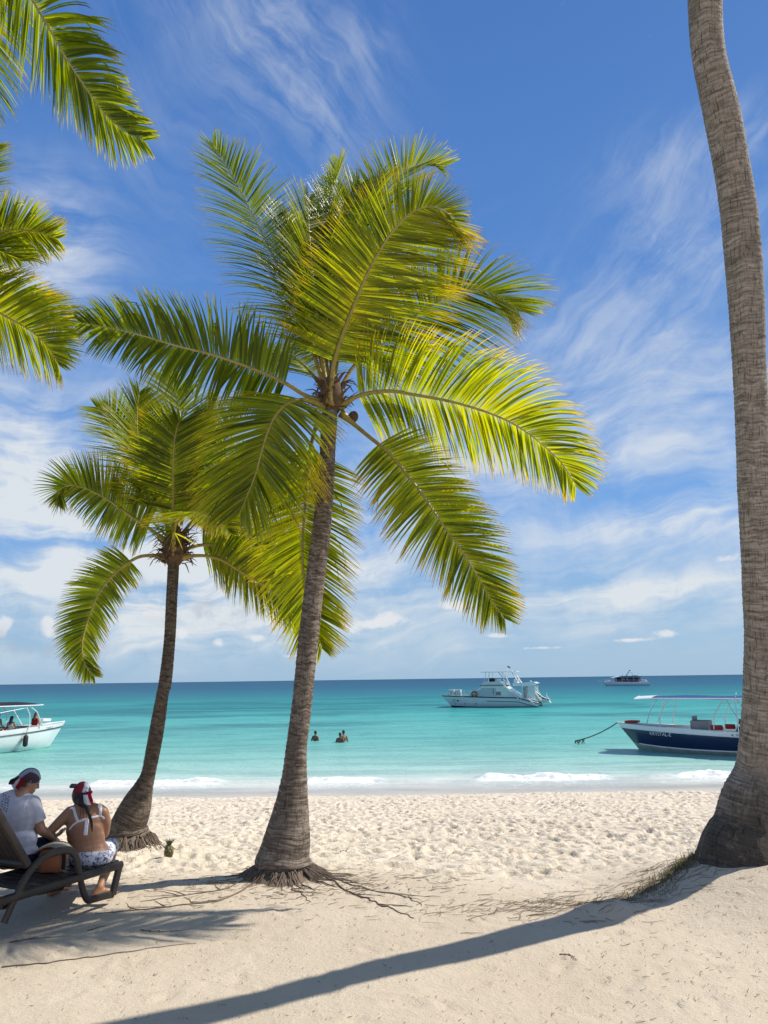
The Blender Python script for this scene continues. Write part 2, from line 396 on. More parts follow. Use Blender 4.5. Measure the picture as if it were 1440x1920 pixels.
tr = nt.attr('tramp')
n1 = nt.noise(co, 0.7, 4); n2 = nt.noise(co, 9, 6, 0.7); n3 = nt.noise(co, 210, 3, 0.7); n4 = nt.noise(nt.mapv(co, (1, 2.5, 1)), 38, 5, 0.75)
c = nt.mix(nt.rng(n1, 0.3, 0.7), (0.57, 0.475, 0.352), (0.63, 0.535, 0.405))
c = nt.mix(nt.m('MULTIPLY', nt.rng(n2, 0.45, 0.75), 0.35), c, (0.50, 0.415, 0.31))
c = nt.mix(nt.m('MULTIPLY', tr, 0.75), c, (0.80, 0.70, 0.55))
c = nt.mix(nt.m('MULTIPLY', nt.rng(n4, 0.64, 0.76), nt.m('SUBTRACT', 0.50, nt.m('MULTIPLY', tr, 0.45))), c, (0.25, 0.20, 0.145))
c = nt.mix(nt.m('MULTIPLY', nt.rng(n3, 0.60, 0.72), 0.30), c, (0.32, 0.26, 0.19))
sep = nt.node('ShaderNodeSeparateXYZ', {0: co})
wet = nt.rng(nt.m('ADD', sep.outputs[2], nt.m('MULTIPLY', nt.noise(co, 0.8, 3), 0.10)), -1.40, -1.47)
c = nt.mix(wet, c, (0.70, 0.63, 0.52))
b = nt.node('ShaderNodeBsdfPrincipled', {'Base Color': c, 'Roughness': nt.rng(wet, 0, 1, 0.9, 0.35, False)})
b.inputs['Specular IOR Level'].default_value = 0.25
h = nt.m('ADD', nt.m('ADD', nt.m('MULTIPLY', nt.noise(co, 70, 5, 0.75), 0.8), nt.m('MULTIPLY', tr, nt.m('MULTIPLY', nt.noise(nt.mapv(co, (1, 1.5, 1)), 11, 5, 0.7, 0.5), 5.0))), nt.m('ADD', nt.m('MULTIPLY', nt.noise(co, 16, 4, 0.6), 1.0), nt.m('MULTIPLY', nt.noise(nt.mapv(co, (1, 1.8, 1)), 30, 3, 0.6), 0.8)))
nt.put(b.inputs['Normal'], nt.bump(h, 0.62, 0.018)); nt.l.new(b.outputs[0], out.inputs[0])
me.materials.append(m)
tag(link('beach', me), 'pale coral sand beach, trampled and sloping down to the sea', 'beach', kind='structure')

# ---- sea sheet with the little breaker near the shore
wx = axis_pts(-22, 22, 0.09, -9000, 9000, 1.3); wy = np.concatenate([np.arange(22.2, 30.0, 0.045), axis_pts(30.0, 60, 0.12, 29.9, 12000, 1.22)[1:]])
WX, WY = np.meshgrid(wx, wy)
swell = 0.05 * vnoise(WX * 0.35, WY, 1.9, 21) + 0.03 * vnoise(WX * 0.5, WY, 0.8, 22) + 0.014 * vnoise(WX * 0.6, WY, 0.33, 25)
WZ = SEA + swell * sstep(24.5, 31, WY) * sstep(400, 80, WY) + 0.008 * vnoise(WX, WY, 0.5, 23)
crest = 26.1 + 0.35 * vnoise(wx, wx * 0, 5.5, 31) + 0.3 * vnoise(wx, wx * 0, 1.9, 32)
def seg(px0, px1, soft=0.35):
    a = P(px0, 1462, 26.1).x; b_ = P(px1, 1462, 26.1).x
    return sstep(a - soft, a + soft, wx) * (1 - sstep(b_ - soft, b_ + soft, wx))
brk = np.clip(seg(175, 412) * 0.95 + seg(575, 712) + seg(790, 842) * 0.25 + seg(900, 1142) * 1.05 + seg(1215, 1275) * 0.35 + seg(1278, 1480) + seg(-30, 60) * 0.3 + seg(1530, 1800), 0, 1.1)
crest = crest + 0.25 * (brk - 0.5)
dY = WY - crest[None, :]
ridge = np.where(dY < 0, np.exp(-(dY / 0.20) ** 2), np.exp(-(dY / 0.75) ** 2))
WZ += (0.04 + 0.105 * brk[None, :] * (0.75 + 1.1 * (vnoise(wx, wx * 0, 0.6, 61) + 0.25))[None, :]) * ridge
WZ += 0.05 * np.exp(-((WY - 28.9 - 0.5 * vnoise(wx, wx * 0, 4.2, 33)[None, :]) / 0.6) ** 2)
lump = vnoise(WX, WY, 0.16, 41) + 0.6 * vnoise(WX, WY, 0.08, 42)
foam = brk[None, :] * sstep(-0.62, -0.30, dY) * (1 - sstep(0.05, 0.30, dY))
WZ += foam * 0.07 * lump
foam = np.clip(foam * (1.0 + 0.5 * lump), 0, 1)
lace = np.clip(0.75 * sstep(-2.6, -0.4, dY) * (1 - sstep(-0.3, 0.2, dY)) * (0.35 + 0.65 * brk[None, :]), 0, 1)
wnx, wny = len(wx), len(wy)
idx = np.arange(wnx * wny).reshape(wny, wnx); q = np.stack([idx[:-1, :-1], idx[:-1, 1:], idx[1:, 1:], idx[1:, :-1]], -1).reshape(-1, 4)
me = raw_mesh('sea', np.stack([WX, WY, WZ], -1).reshape(-1, 3), q.tolist(), [], True, None, {'foam': foam.ravel(), 'lace': lace.ravel()})
m, nt, out = material('sea_water')
co = nt.node('ShaderNodeNewGeometry').outputs['Position']
sep = nt.node('ShaderNodeSeparateXYZ', {0: co}); yy = sep.outputs[1]
wob = nt.m('MULTIPLY', nt.m('SUBTRACT', nt.noise(nt.mapv(co, (0.10, 0.10, 0)), 0.5, 4, 0.6), 0.5), 0.16)
inv = nt.m('DIVIDE', 23.0, nt.m('MAXIMUM', yy, 5.0))                     # 1 at the waterline, 0 at the horizon
t = nt.m('MULTIPLY', inv, nt.m('ADD', 1.0, wob))
c = nt.ramp(t, [(0.0, (0.016, 0.070, 0.150)), (0.07, (0.022, 0.105, 0.180)), (0.13, (0.028, 0.170, 0.220)), (0.19, (0.038, 0.260, 0.270)), (0.30, (0.062, 0.365, 0.335)), (0.55, (0.145, 0.440, 0.385)),
                (0.70, (0.26, 0.52, 0.45)), (0.82, (0.43, 0.62, 0.54)), (0.88, (0.58, 0.63, 0.55)), (0.93, (0.68, 0.67, 0.60)), (1.0, (0.73, 0.70, 0.62))])
# seagrass beds seen through the water: darker patches on the left and far out
weed = nt.noise(nt.mapv(co, (0.030, 0.050, 0), loc=(0.3, 0.9, 0)), 1.0, 6, 0.62)
wm = nt.m('MULTIPLY', nt.rng(weed, 0.47, 0.60), nt.m('MULTIPLY', nt.rng(t, 0.10, 0.20), nt.rng(t, 0.56, 0.36)))
c = nt.mix(nt.m('MULTIPLY', wm, 0.75), c, (0.018, 0.155, 0.185))
bandx = nt.m('MULTIPLY', nt.rng(sep.outputs[0], 15, -10), nt.m('MULTIPLY', nt.rng(t, 0.185, 0.235), nt.rng(t, 0.315, 0.265)))
c = nt.mix(nt.m('MULTIPLY', bandx, nt.rng(nt.noise(nt.mapv(co, (0.05, 0.14, 0)), 1.0, 5, 0.65), 0.30, 0.62)), c, (0.02, 0.17, 0.195))
streak = nt.noise(nt.mapv(co, (0.18, 1.0, 0)), 0.55, 6, 0.68)
c = nt.mix(nt.m('MULTIPLY', nt.rng(streak, 0.44, 0.60), 0.50), c, nt.mix(0.5, c, (0.006, 0.14, 0.17)))
streak2 = nt.noise(nt.mapv(co, (0.3, 1.6, 0), loc=(9, 4, 0)), 0.8, 6, 0.7)
c = nt.mix(nt.m('MULTIPLY', nt.rng(streak2, 0.52, 0.74), nt.rng(t, 0.10, 0.55, 0.0, 0.24)), c, (0.42, 0.66, 0.62))
fm = nt.attr('foam'); lc = nt.attr('lace')
cell = nt.node('ShaderNodeTexVoronoi', {'Vector': nt.vm('ADD', nt.mapv(co, (1, 0.6, 1)), nt.noise(co, 2.0, 3, out='Color')), 'Scale': 3.2}, feature='DISTANCE_TO_EDGE').outputs['Distance']
laces = nt.m('MULTIPLY', lc, nt.m('MULTIPLY', nt.rng(cell, 0.13, 0.0), nt.rng(nt.noise(co, 0.9, 3), 0.35, 0.65)))
fb = nt.m('MULTIPLY', fm, nt.rng(nt.noise(co, 7, 5, 0.7), 0.22, 0.50))
cap = nt.rng(nt.noise(nt.mapv(co, (0.55, 1.3, 0)), 0.9, 8, 0.75), 0.755, 0.80)       # a few little crests, their glint painted in as white
white = nt.m('MAXIMUM', fb, nt.m('MAXIMUM', nt.m('MULTIPLY', laces, 0.8), nt.m('MULTIPLY', cap, nt.rng(t, 0.05, 0.35, 0.0, 0.45))), clamp=True)
c = nt.mix(white, c, (0.86, 0.87, 0.84))
b = nt.node('ShaderNodeBsdfDiffuse', {'Color': c})
w1 = nt.noise(nt.mapv(co, (0.45, 1.0, 0)), 1.3, 6, 0.62); w2 = nt.noise(nt.mapv(co, (0.7, 1.2, 0), (0, 0, 0.3)), 4.5, 5, 0.65)
w0 = nt.noise(nt.mapv(co, (0.22, 0.6, 0), (0, 0, -0.1)), 0.55, 5, 0.6)
hh = nt.m('ADD', nt.m('ADD', nt.m('MULTIPLY', w1, 0.20), nt.m('MULTIPLY', w2, 0.085)), nt.m('MULTIPLY', w0, nt.rng(yy, 30, 60, 0.05, 0.5)))
bn_w = nt.bump(hh, nt.rng(yy, 23, 30, 0.25, 0.85), 1.0); nt.put(b.inputs['Normal'], bn_w)
gl = nt.node('ShaderNodeBsdfGlossy', {'Color': (1, 1, 1, 1), 'Roughness': 0.12, 'Normal': bn_w})
fr = nt.node('ShaderNodeFresnel', {'IOR': 1.33, 'Normal': bn_w}).outputs[0]                 # ruffled water mirrors less than a flat sheet at low angles
frc = nt.m('MULTIPLY', nt.m('MINIMUM', nt.m('MULTIPLY', fr, 0.8), nt.rng(yy, 24, 120, 0.24, 0.10)), nt.m('SUBTRACT', 1.0, white))
b = nt.node('ShaderNodeMixShader', {0: frc, 1: b.outputs[0], 2: gl.outputs[0]})
tb = nt.node('ShaderNodeBsdfTransparent')
thin = nt.m('MULTIPLY', nt.rng(yy, 26.0, 22.9), nt.m('SUBTRACT', 1.0, white))
mx = nt.node('ShaderNodeMixShader', {0: nt.m('MULTIPLY', thin, 0.5), 1: b.outputs[0], 2: tb.outputs[0]})
nt.l.new(mx.outputs[0], out.inputs[0]); me.materials.append(m)
tag(link('sea', me), 'turquoise shallow sea deepening to blue at the horizon', 'sea', kind='structure')
# ================================================================ PALMS
def leaf_mat():
    m, nt, out = material('palm_leaf')
    t = nt.attr('tipf'); r = nt.attr('rnd'); ye = nt.attr('yel')
    co = nt.node('ShaderNodeNewGeometry').outputs['Position']
    c = nt.ramp(r, [(0.0, (0.055, 0.085, 0.003)), (0.25, (0.115, 0.155, 0.004)), (0.6, (0.200, 0.245, 0.005)), (1.0, (0.28, 0.305, 0.006))])
    age = nt.m('ADD', ye, nt.m('MULTIPLY', nt.m('SUBTRACT', nt.noise(co, 2.2, 3), 0.5), 0.9))
    c = nt.mix(nt.rng(age, 0.35, 1.35), c, (0.37, 0.30, 0.006))
    tip = nt.rng(nt.m('ADD', t, nt.m('MULTIPLY', nt.m('SUBTRACT', age, 0.35), 0.35)), 0.70, 1.03)
    c = nt.mix(nt.m('MULTIPLY', tip, 0.85), c, (0.37, 0.275, 0.016))
    dead = nt.rng(nt.m('ADD', t, nt.m('MULTIPLY', r, 0.10)), 0.97, 1.04)
    c = nt.mix(dead, c, (0.16, 0.10, 0.05))
    tr = nt.mix(1.0, c, (3.3, 3.0, 0.45), 'MULTIPLY')
    d = nt.node('ShaderNodeBsdfDiffuse', {'Color': c}); tl = nt.node('ShaderNodeBsdfTranslucent', {'Color': tr})
    g = nt.node('ShaderNodeBsdfGlossy', {'Color': (1, 1, 1, 1), 'Roughness': 0.33})
    a = nt.node('ShaderNodeMixShader', {0: 0.5, 1: d.outputs[0], 2: tl.outputs[0]})
    lw = nt.node('ShaderNodeLayerWeight', {'Blend': 0.28}).outputs['Fresnel']
    b = nt.node('ShaderNodeMixShader', {0: nt.m('ADD', 0.014, nt.m('MULTIPLY', lw, 0.04)), 1: a.outputs[0], 2: g.outputs[0]})
    nt.l.new(b.outputs[0], out.inputs[0]); return m
LEAF = leaf_mat()
def rib_mat():
    m, nt, out = material('palm_midrib')
    t = nt.attr('tipf'); co = nt.node('ShaderNodeNewGeometry').outputs['Position']
    c = nt.ramp(t, [(0.0, (0.34, 0.25, 0.045)), (0.3, (0.33, 0.27, 0.05)), (0.8, (0.42, 0.34, 0.12)), (1.0, (0.36, 0.27, 0.10))])
    c = nt.mix(nt.rng(nt.noise(co, 14, 4), 0.5, 0.75), c, (0.20, 0.13, 0.04))
    b = nt.node('ShaderNodeBsdfPrincipled', {'Base Color': c, 'Roughness': 0.42}); nt.l.new(b.outputs[0], out.inputs[0]); return m
RIB = rib_mat()
def bark_mat(name, base, pale, dark, ring=0.055, stain=0.0, stain_z=0.0):
    m, nt, out = material(name)
    tc = nt.attr('tc', 'Vector')                       # (x, y around the trunk, z along it), metres
    n1 = nt.noise(nt.mapv(tc, (3, 3, 26)), 1.0, 6, 0.65)
    n2 = nt.noise(nt.mapv(tc, (60, 60, 7)), 1.0, 4, 0.6)
    n3 = nt.noise(nt.mapv(tc, (2.0, 2.0, 2.6)), 1.0, 5, 0.6)
    rg = nt.attr('ringf')
    nw = nt.noise(nt.mapv(tc, (5, 5, 42)), 1.0, 6, 0.7, 0.25); nl = nt.noise(nt.mapv(tc, (2.5, 2.5, 1.2)), 1.0, 3)
    c = nt.mix(nt.m('MULTIPLY', nt.rng(nw, 0.44, 0.60), nt.rng(nl, 0.3, 0.6, 0.35, 1.0)), base, pale)
    c = nt.mix(nt.m('MULTIPLY', nt.rng(nw, 0.46, 0.36), 0.55), c, dark)
    crk = nt.noise(nt.mapv(tc, (75, 75, 9)), 1.0, 3, 0.7, 0.4)
    c = nt.mix(nt.m('MULTIPLY', nt.rng(crk, 0.62, 0.68), 0.75), c, dark)
    c = nt.mix(nt.m('MULTIPLY', nt.rng(n2, 0.50, 0.70), 0.55), c, dark)
    c = nt.mix(nt.m('MULTIPLY', nt.rng(rg, 0.80, 1.0), 0.45), c, dark)
    c = nt.mix(nt.m('MULTIPLY', nt.rng(n3, 0.54, 0.72), 0.6), c, tuple(x * 0.5 for x in base))
    spots = nt.noise(nt.mapv(tc, (9, 9, 13)), 1.0, 6, 0.7)
    c = nt.mix(nt.m('MULTIPLY', nt.rng(spots, 0.60, 0.68), 0.55), c, tuple(x * 1.35 for x in pale))
    sz = nt.node('ShaderNodeSeparateXYZ', {0: tc}).outputs[2]
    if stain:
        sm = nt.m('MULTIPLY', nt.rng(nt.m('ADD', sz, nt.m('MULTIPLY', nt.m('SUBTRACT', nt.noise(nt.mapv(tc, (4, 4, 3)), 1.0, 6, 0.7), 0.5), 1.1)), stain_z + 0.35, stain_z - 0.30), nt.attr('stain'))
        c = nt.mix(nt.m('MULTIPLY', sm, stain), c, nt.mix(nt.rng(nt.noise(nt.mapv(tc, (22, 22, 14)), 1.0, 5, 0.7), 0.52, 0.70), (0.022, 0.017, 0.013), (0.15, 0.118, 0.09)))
    b = nt.node('ShaderNodeBsdfPrincipled', {'Base Color': c, 'Roughness': 0.88}); b.inputs['Specular IOR Level'].default_value = 0.2
    h = nt.m('ADD', nt.m('ADD', nt.m('MULTIPLY', n1, 0.4), nt.m('SUBTRACT', nt.m('MULTIPLY', nw, 0.9), nt.m('MULTIPLY', nt.rng(crk, 0.60, 0.68), 0.5))), nt.m('ADD', nt.m('MULTIPLY', n2, 0.55), nt.m('MULTIPLY', spots, 0.35)))
    nt.put(b.inputs['Normal'], nt.bump(h, 1.0, 0.018)); nt.l.new(b.outputs[0], out.inputs[0]); return m
FIBRE = principled('palm_fibre', (0.135, 0.088, 0.055), 0.9, 0.2, var=0.5, vscale=14, bump=0.6, bscale=60)
ROOT = principled('palm_root', (0.185, 0.140, 0.105), 0.9, 0.2, var=0.4, vscale=10, bump=0.5, bscale=50)
STUB = principled('brown_stub', (0.10, 0.060, 0.032), 0.8, 0.3, var=0.4, vscale=9)

def rows_world(rows, Yf):
    out = []
    for i, (py, xl, xr) in enumerate(rows):
        px = (xl + xr) / 2; Yv = Yf(py); c = P(px, py, Yv); h = (px - 720) / F; v = (960 - py) / F
        a, b_ = rows[max(i - 1, 0)], rows[min(i + 1, len(rows) - 1)]; sl = ((a[1] + a[2]) - (b_[1] + b_[2])) / 2 / (a[0] - b_[0]) if py < 1420 else 0.0
        k = math.sqrt(1 + v * v) / math.sqrt(1 + v * v + h * h) / math.sqrt(1 + sl * sl) * 0.99      # oblique view and slant widen the silhouette
        out.append((c.x, c.y, c.z, (xr - xl) / 2 / F * depth(px, py, Yv) * k))
    return out
def make_trunk(parent, pts, mat, ring=0.055, amp=0.035, seed=1, flare_lobes=0.0, seg=44, dz=0.011, stain_side=None, ring_from=0.0):
    """a trunk with leaf-scar rings; pts = (x, y, z, radius) from the ground up"""
    rg = np.random.default_rng(seed)
    L = sum(np.linalg.norm(np.array(pts[i + 1][:3]) - np.array(pts[i][:3])) for i in range(len(pts) - 1))
    C = crom(pts, max(20, int(L / dz))); n = len(C)
    s = np.r_[0, np.cumsum(np.linalg.norm(np.diff(C[:, :3], axis=0), axis=1))]
    T = np.gradient(C[:, :3], axis=0); T /= np.linalg.norm(T, axis=1)[:, None]
    ang = np.arange(seg) * 2 * math.pi / seg
    edges = [0.0]
    while edges[-1] < s[-1] + 1: edges.append(edges[-1] + ring * rg.uniform(0.6, 1.45))
    edges = np.array(edges)
    a = np.array((1.0, 0, 0)); V = np.zeros((n, seg, 3)); tc = np.zeros((n, seg, 3)); rf = np.zeros((n, seg)); st = np.ones((n, seg))
    A2, S2 = np.meshgrid(ang, s)
    cx, cy = np.cos(A2), np.sin(A2)
    tilt = 0.011 * (vnoise(cx * 1.3 + 7, S2, 0.55, seed + 50) + vnoise(cy * 1.3 + 3, S2, 0.6, seed + 51)) * 2.2
    sp_ = S2 + tilt
    k = np.searchsorted(edges, sp_.ravel()).reshape(sp_.shape).clip(1, len(edges) - 1)
    fr = (sp_ - edges[k - 1]) / (edges[k] - edges[k - 1])
    saw = (fr ** 1.6 - 0.4) * (0.5 + rg.random(len(edges))[k])
    lump = vnoise(cx * 0.9 + 11, S2, 0.35, seed + 60) + vnoise(cy * 0.9 + 5, S2, 0.35, seed + 61)
    micro = vnoise(cx * 3 + 20, S2 * 1.4, 0.07, seed + 62) + vnoise(cy * 3 + 2, S2 * 1.4, 0.07, seed + 63)
    fade = sstep(ring_from - 0.15, ring_from + 0.35, S2)
    for i in range(n):
        a = a - T[i] * a.dot(T[i]); a /= np.linalg.norm(a); b = np.cross(T[i], a); r = C[i, 3]
        lob = flare_lobes * math.exp(-s[i] / 0.35) * (np.sin(ang * 5 + seed) * 0.5 + np.sin(ang * 9 + 2.0 * seed) * 0.35)
        rr = r * (1 + amp * saw[i] * fade[i] + 0.035 * lump[i] + 0.012 * micro[i] + lob)
        V[i] = C[i, :3] + rr[:, None] * (np.cos(ang)[:, None] * a + np.sin(ang)[:, None] * b)
        tc[i] = np.stack([np.cos(ang) * 0.17, np.sin(ang) * 0.17, np.full(seg, s[i])], 1); rf[i] = fr[i] * fade[i]
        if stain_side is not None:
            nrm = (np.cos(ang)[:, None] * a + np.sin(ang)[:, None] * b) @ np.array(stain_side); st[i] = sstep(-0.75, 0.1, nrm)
    tc[..., 2] += tilt
    idx = np.arange(n * seg).reshape(n, seg); nx_ = np.roll(idx, -1, 1)
    q = np.stack([idx[:-1], nx_[:-1], nx_[1:], idx[1:]], -1).reshape(-1, 4).tolist() + [idx[0][::-1].tolist(), idx[-1].tolist()]
    me = raw_mesh('trunk', V.reshape(-1, 3), q, mat, True, None, {'tc': tc.reshape(-1, 3), 'ringf': rf.ravel(), 'stain': st.ravel()})
    return link('trunk', me, parent)

def make_frond(parent, pts, nh, L, seed, n=84, droop=1.0, yel=0.2, start=0.17, wid=0.036, stalk=0.030, vee=0.30, asym=(1.0, 1.0), mess=0.5, cut=0.96, tone=1.0, lift=(0, 0)):
    """one pinnate leaf: leaflets (this mesh) and its midrib (a child); pts = rachis in the world, nh = which way its upper face looks"""
    rg = np.random.default_rng(seed); L = L * 1.14; n = int(n * 1.85); droop = droop * 0.60; wid = wid * 0.68
    C = crom(pts, 200)[:int(200 * cut)]; C = crom(C[::8], 160); T = np.gradient(C, axis=0); T /= np.linalg.norm(T, axis=1)[:, None]
    s = np.r_[0, np.cumsum(np.linalg.norm(np.diff(C, axis=0), axis=1))]; tot = s[-1]
    nh = np.array(nh, float)
    V = []; Fc = []; tf = []; rn = []; yl = []
    SEG = 6
    for side in (-1, 1):
        walk = 0.0; walk2 = 0.0
        for k in range(n):
            u = start + (1 - start) * ((k + rg.uniform(-0.25, 0.25)) / (n - 1)); u = min(max(u, start * 0.9), 0.998)
            f = u * 159; i = int(f); i2 = min(i + 1, 159); g = f - i
            p = C[i] * (1 - g) + C[i2] * g; t = T[i] * (1 - g) + T[i2] * g; t /= np.linalg.norm(t)
            N = nh - t * nh.dot(t); N /= np.linalg.norm(N) + 1e-9; S = np.cross(t, N) * side
            v = max(0.0, (u - start) / (1 - start))
            walk = walk * 0.82 + rg.normal(0, 0.062 * mess); walk2 = walk2 * 0.8 + rg.normal(0, 0.075 * mess)
            prof = (0.42 + 0.58 * math.sin(math.pi * min(1, (v * 0.80 + 0.17)) ** 0.85)) * (1 if v < 0.85 else 1 - 0.50 * ((v - 0.85) / 0.15) ** 1.3)
            ln = L * prof * asym[(side + 1) // 2] * rg.uniform(0.90, 1.07)
            ang = R(80 - 49 * v ** 1.3) + walk + rg.normal(0, 0.03)
            vv = vee * (1 - 0.3 * v) + lift[(side + 1) // 2] + walk2 + rg.normal(0, 0.05 * mess)
            d = t * math.cos(ang) + S * math.sin(ang); d = d * math.cos(vv) + N * math.sin(vv); d /= np.linalg.norm(d)
            w_ = wid * rg.uniform(0.8, 1.12) * (0.62 + 0.38 * min(1, ln / L + 0.1))
            dr = droop * rg.uniform(0.75, 1.3); roll = rg.normal(0, 0.18) + side * 0.25
            kink = rg.random() < 0.10 * mess; kp = rg.uniform(0.45, 0.8)
            base = len(V); rr = rg.random() ** (1 / max(tone, 0.3)) * min(1, tone); yv = yel + rg.normal(0, 0.10)
            q = p + d * 0.004
            for m_ in range(SEG + 1):
                x = m_ / SEG
                W = np.cross(d, N); W = W - d * W.dot(d); W /= np.linalg.norm(W) + 1e-9; M = np.cross(W, d)
                W2 = W * math.cos(roll) + M * math.sin(roll); M2 = np.cross(W2, d)
                hw = 0.5 * w_ * min(1.0, 0.45 + 3.0 * x) * (1 - max(0, (x - 0.30) / 0.70) ** 1.35) + 0.0008
                V += [q + W2 * hw, q - M2 * hw * 0.42, q - W2 * hw]
                tf += [x] * 3; rn += [rr] * 3; yl += [yv] * 3
                d = d + np.array((0, 0, -1.0)) * dr * 0.62 * (ln / SEG) * (0.25 + 1.5 * x) / 0.5
                if kink and x > kp: d = d + np.array((0, 0, -0.8))
                d /= np.linalg.norm(d); q = q + d * (ln / SEG)
            for m_ in range(SEG):
                a = base + 3 * m_
                Fc += [(a, a + 1, a + 4, a + 3), (a + 1, a + 2, a + 5, a + 4)]
    me = raw_mesh('frond', V, Fc, LEAF, True, None, {'tipf': tf, 'rnd': rn, 'yel': yl})
    fr = link('frond', me, parent)
    b = MB(); rad = stalk * (1.0 - 0.86 * np.linspace(0, 1, 50) ** 0.75); rad[0:4] *= np.array([1.9, 1.6, 1.3, 1.1])
    cc = crom(C[::12], 50); b.tube(cc, rad, 7)
    me2 = raw_mesh('midrib', b.V, b.F, RIB, True, None, {'tipf': np.repeat(np.linspace(0, 1, 50), 7)})
    link('midrib', me2, fr); return fr

def fibre_crown(parent, c, r, h, seed, n=60):
    """the brown net of old sheaths and stubs under the leaves"""
    rg = np.random.default_rng(seed); b = MB()
    b.lathe([(r * 0.55, -h * 0.5), (r * 0.9, -h * 0.28), (r * 1.0, 0), (r * 0.8, h * 0.3), (r * 0.45, h * 0.55)], c, 16)
    for i in range(n):
        t = rg.uniform(0, 2 * math.pi); z = rg.uniform(-0.5, 0.45) * h
        p0 = np.array(c) + np.array((math.cos(t) * r * 0.7, math.sin(t) * r * 0.7, z)); out = np.array((math.cos(t), math.sin(t), rg.uniform(-0.3, 0.9)))
        ln = rg.uniform(0.08, 0.24); p1 = p0 + out * ln * 0.6 + np.array((0, 0, 0.02)); p2 = p0 + out * ln + np.array((rg.normal(0, .03), rg.normal(0, .03), rg.uniform(-0.12, 0.06)))
        b.tube(crom([p0, p1, p2], 6), np.linspace(rg.uniform(0.010, 0.022), 0.003, 6), 5, flat=(1.6, 0.45, (0, 0.2, 1)))
    return b.build('leaf_sheath', FIBRE, parent)

def root_skirt(parent, c, r, seed, n=150, spread=(0.15, 0.75), top=0.16, bias=None, rad=(0.005, 0.012)):
    rg = np.random.default_rng(seed); b = MB()
    prof = [(r * 1.55, -0.02), (r * 1.18, top * 0.35), (r * 0.93, top * 0.8), (r * 0.86, top * 1.05)]
    b.lathe(prof, (c[0], c[1], c[2]), 30)
    b.V = [(v[0] + rg.normal(0, .012), v[1] + rg.normal(0, .012), v[2] + rg.normal(0, .008)) for v in b.V]
    for i in range(n):
        t = rg.uniform(0, 2 * math.pi); k = rg.random() ** 2.2
        ln = spread[0] + (spread[1] - spread[0]) * k
        if bias is not None: ln *= 0.55 + 0.9 * max(0, math.cos(t - bias)) ** 2 + 0.5 * max(0, math.cos(t - bias - math.pi)) ** 3
        dirn = np.array((math.cos(t), math.sin(t))); q = np.array(c[:2]) + dirn * r * rg.uniform(0.90, 1.0)
        pts = [(q[0], q[1], c[2] + rg.uniform(0.55, 1.0) * top)]; h = rg.normal(0, 0.25); m_ = 7
        for j in range(1, m_ + 1):
            h += rg.normal(0, 0.16); a = t + h * 0.6; q = q + np.array((math.cos(a), math.sin(a))) * ln / m_
            g = gz(q[0], q[1]); hh = max(0.0, 1 - j * ln / m_ / (r * 0.62)) * top * rg.uniform(0.75, 1.0)
            pts.append((q[0], q[1], g + 0.004 + hh - (0.012 if j == m_ else 0)))
        R0 = rg.uniform(*rad); b.tube(crom(pts, 14), np.linspace(R0, R0 * 0.35, 14), 5)
    return b.build('root_mass', ROOT, parent)

def CP(tree_c, lst):
    """image points (px, py, depth offset) -> world points at the tree's depth"""
    return [P(x, y, tree_c + d) for x, y, d in lst]
bark_mid = bark_mat('bark_ringed_brown', (0.150, 0.118, 0.092), (0.34, 0.285, 0.23), (0.040, 0.030, 0.023))
bark_dark = bark_mat('bark_dark_brown', (0.105, 0.080, 0.060), (0.215, 0.172, 0.132), (0.030, 0.022, 0.017))
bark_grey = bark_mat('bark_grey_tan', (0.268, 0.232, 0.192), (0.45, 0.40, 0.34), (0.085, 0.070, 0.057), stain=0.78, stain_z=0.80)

PALMS = 'coconut palms on the beach'
# ---------------------------------------------------------------- the palm in the middle
YM = 7.85
pm = empty('palm_tree', (MID.x, MID.y, gz(MID.x, MID.y)))
tag(pm, 'coconut palm with leaning ringed trunk and exposed roots in the middle of the beach', 'palm tree', PALMS)
rows = [(1627, 492, 572), (1624, 482, 582), (1618, 477, 587), (1610, 479, 586), (1600, 485, 583), (1575, 494, 583), (1550, 502, 582), (1500, 517, 578), (1450, 529, 576), (1400, 536, 576), (1350, 543, 582), (1300, 549, 587), (1200, 559, 597),
        (1100, 571, 608), (1000, 584, 620), (900, 597, 627), (830, 600, 630), (760, 604, 634), (720, 606, 634)]
LOC0 = pm.location.copy()
class Off:
    """parts are made in world coordinates and moved under the tree's base"""
def child_fix(root):
    M = Matrix.Translation(root.location).inverted()
    for c in root.children: c.matrix_parent_inverse = M
wr = rows_world(rows, lambda py: YM + 0.0)
wr = [(x, y, z, r) for x, y, z, r in wr]
make_trunk(pm, wr, bark_mid, ring=0.060, amp=0.050, seed=3, seg=48, ring_from=0.55)
root_skirt(pm, (MID.x, MID.y, gz(MID.x, MID.y)), 0.29, 5, n=230, spread=(0.08, 0.38), top=P(532, 1620, YM).z - gz(MID.x, MID.y), bias=-0.35, rad=(0.004, 0.0095))
cw = P(622, 742, YM)
fibre_crown(pm, (cw.x, cw.y, cw.z), 0.15, 0.42, 9, 46)
UPc = (0.1, -0.6, 0.8)
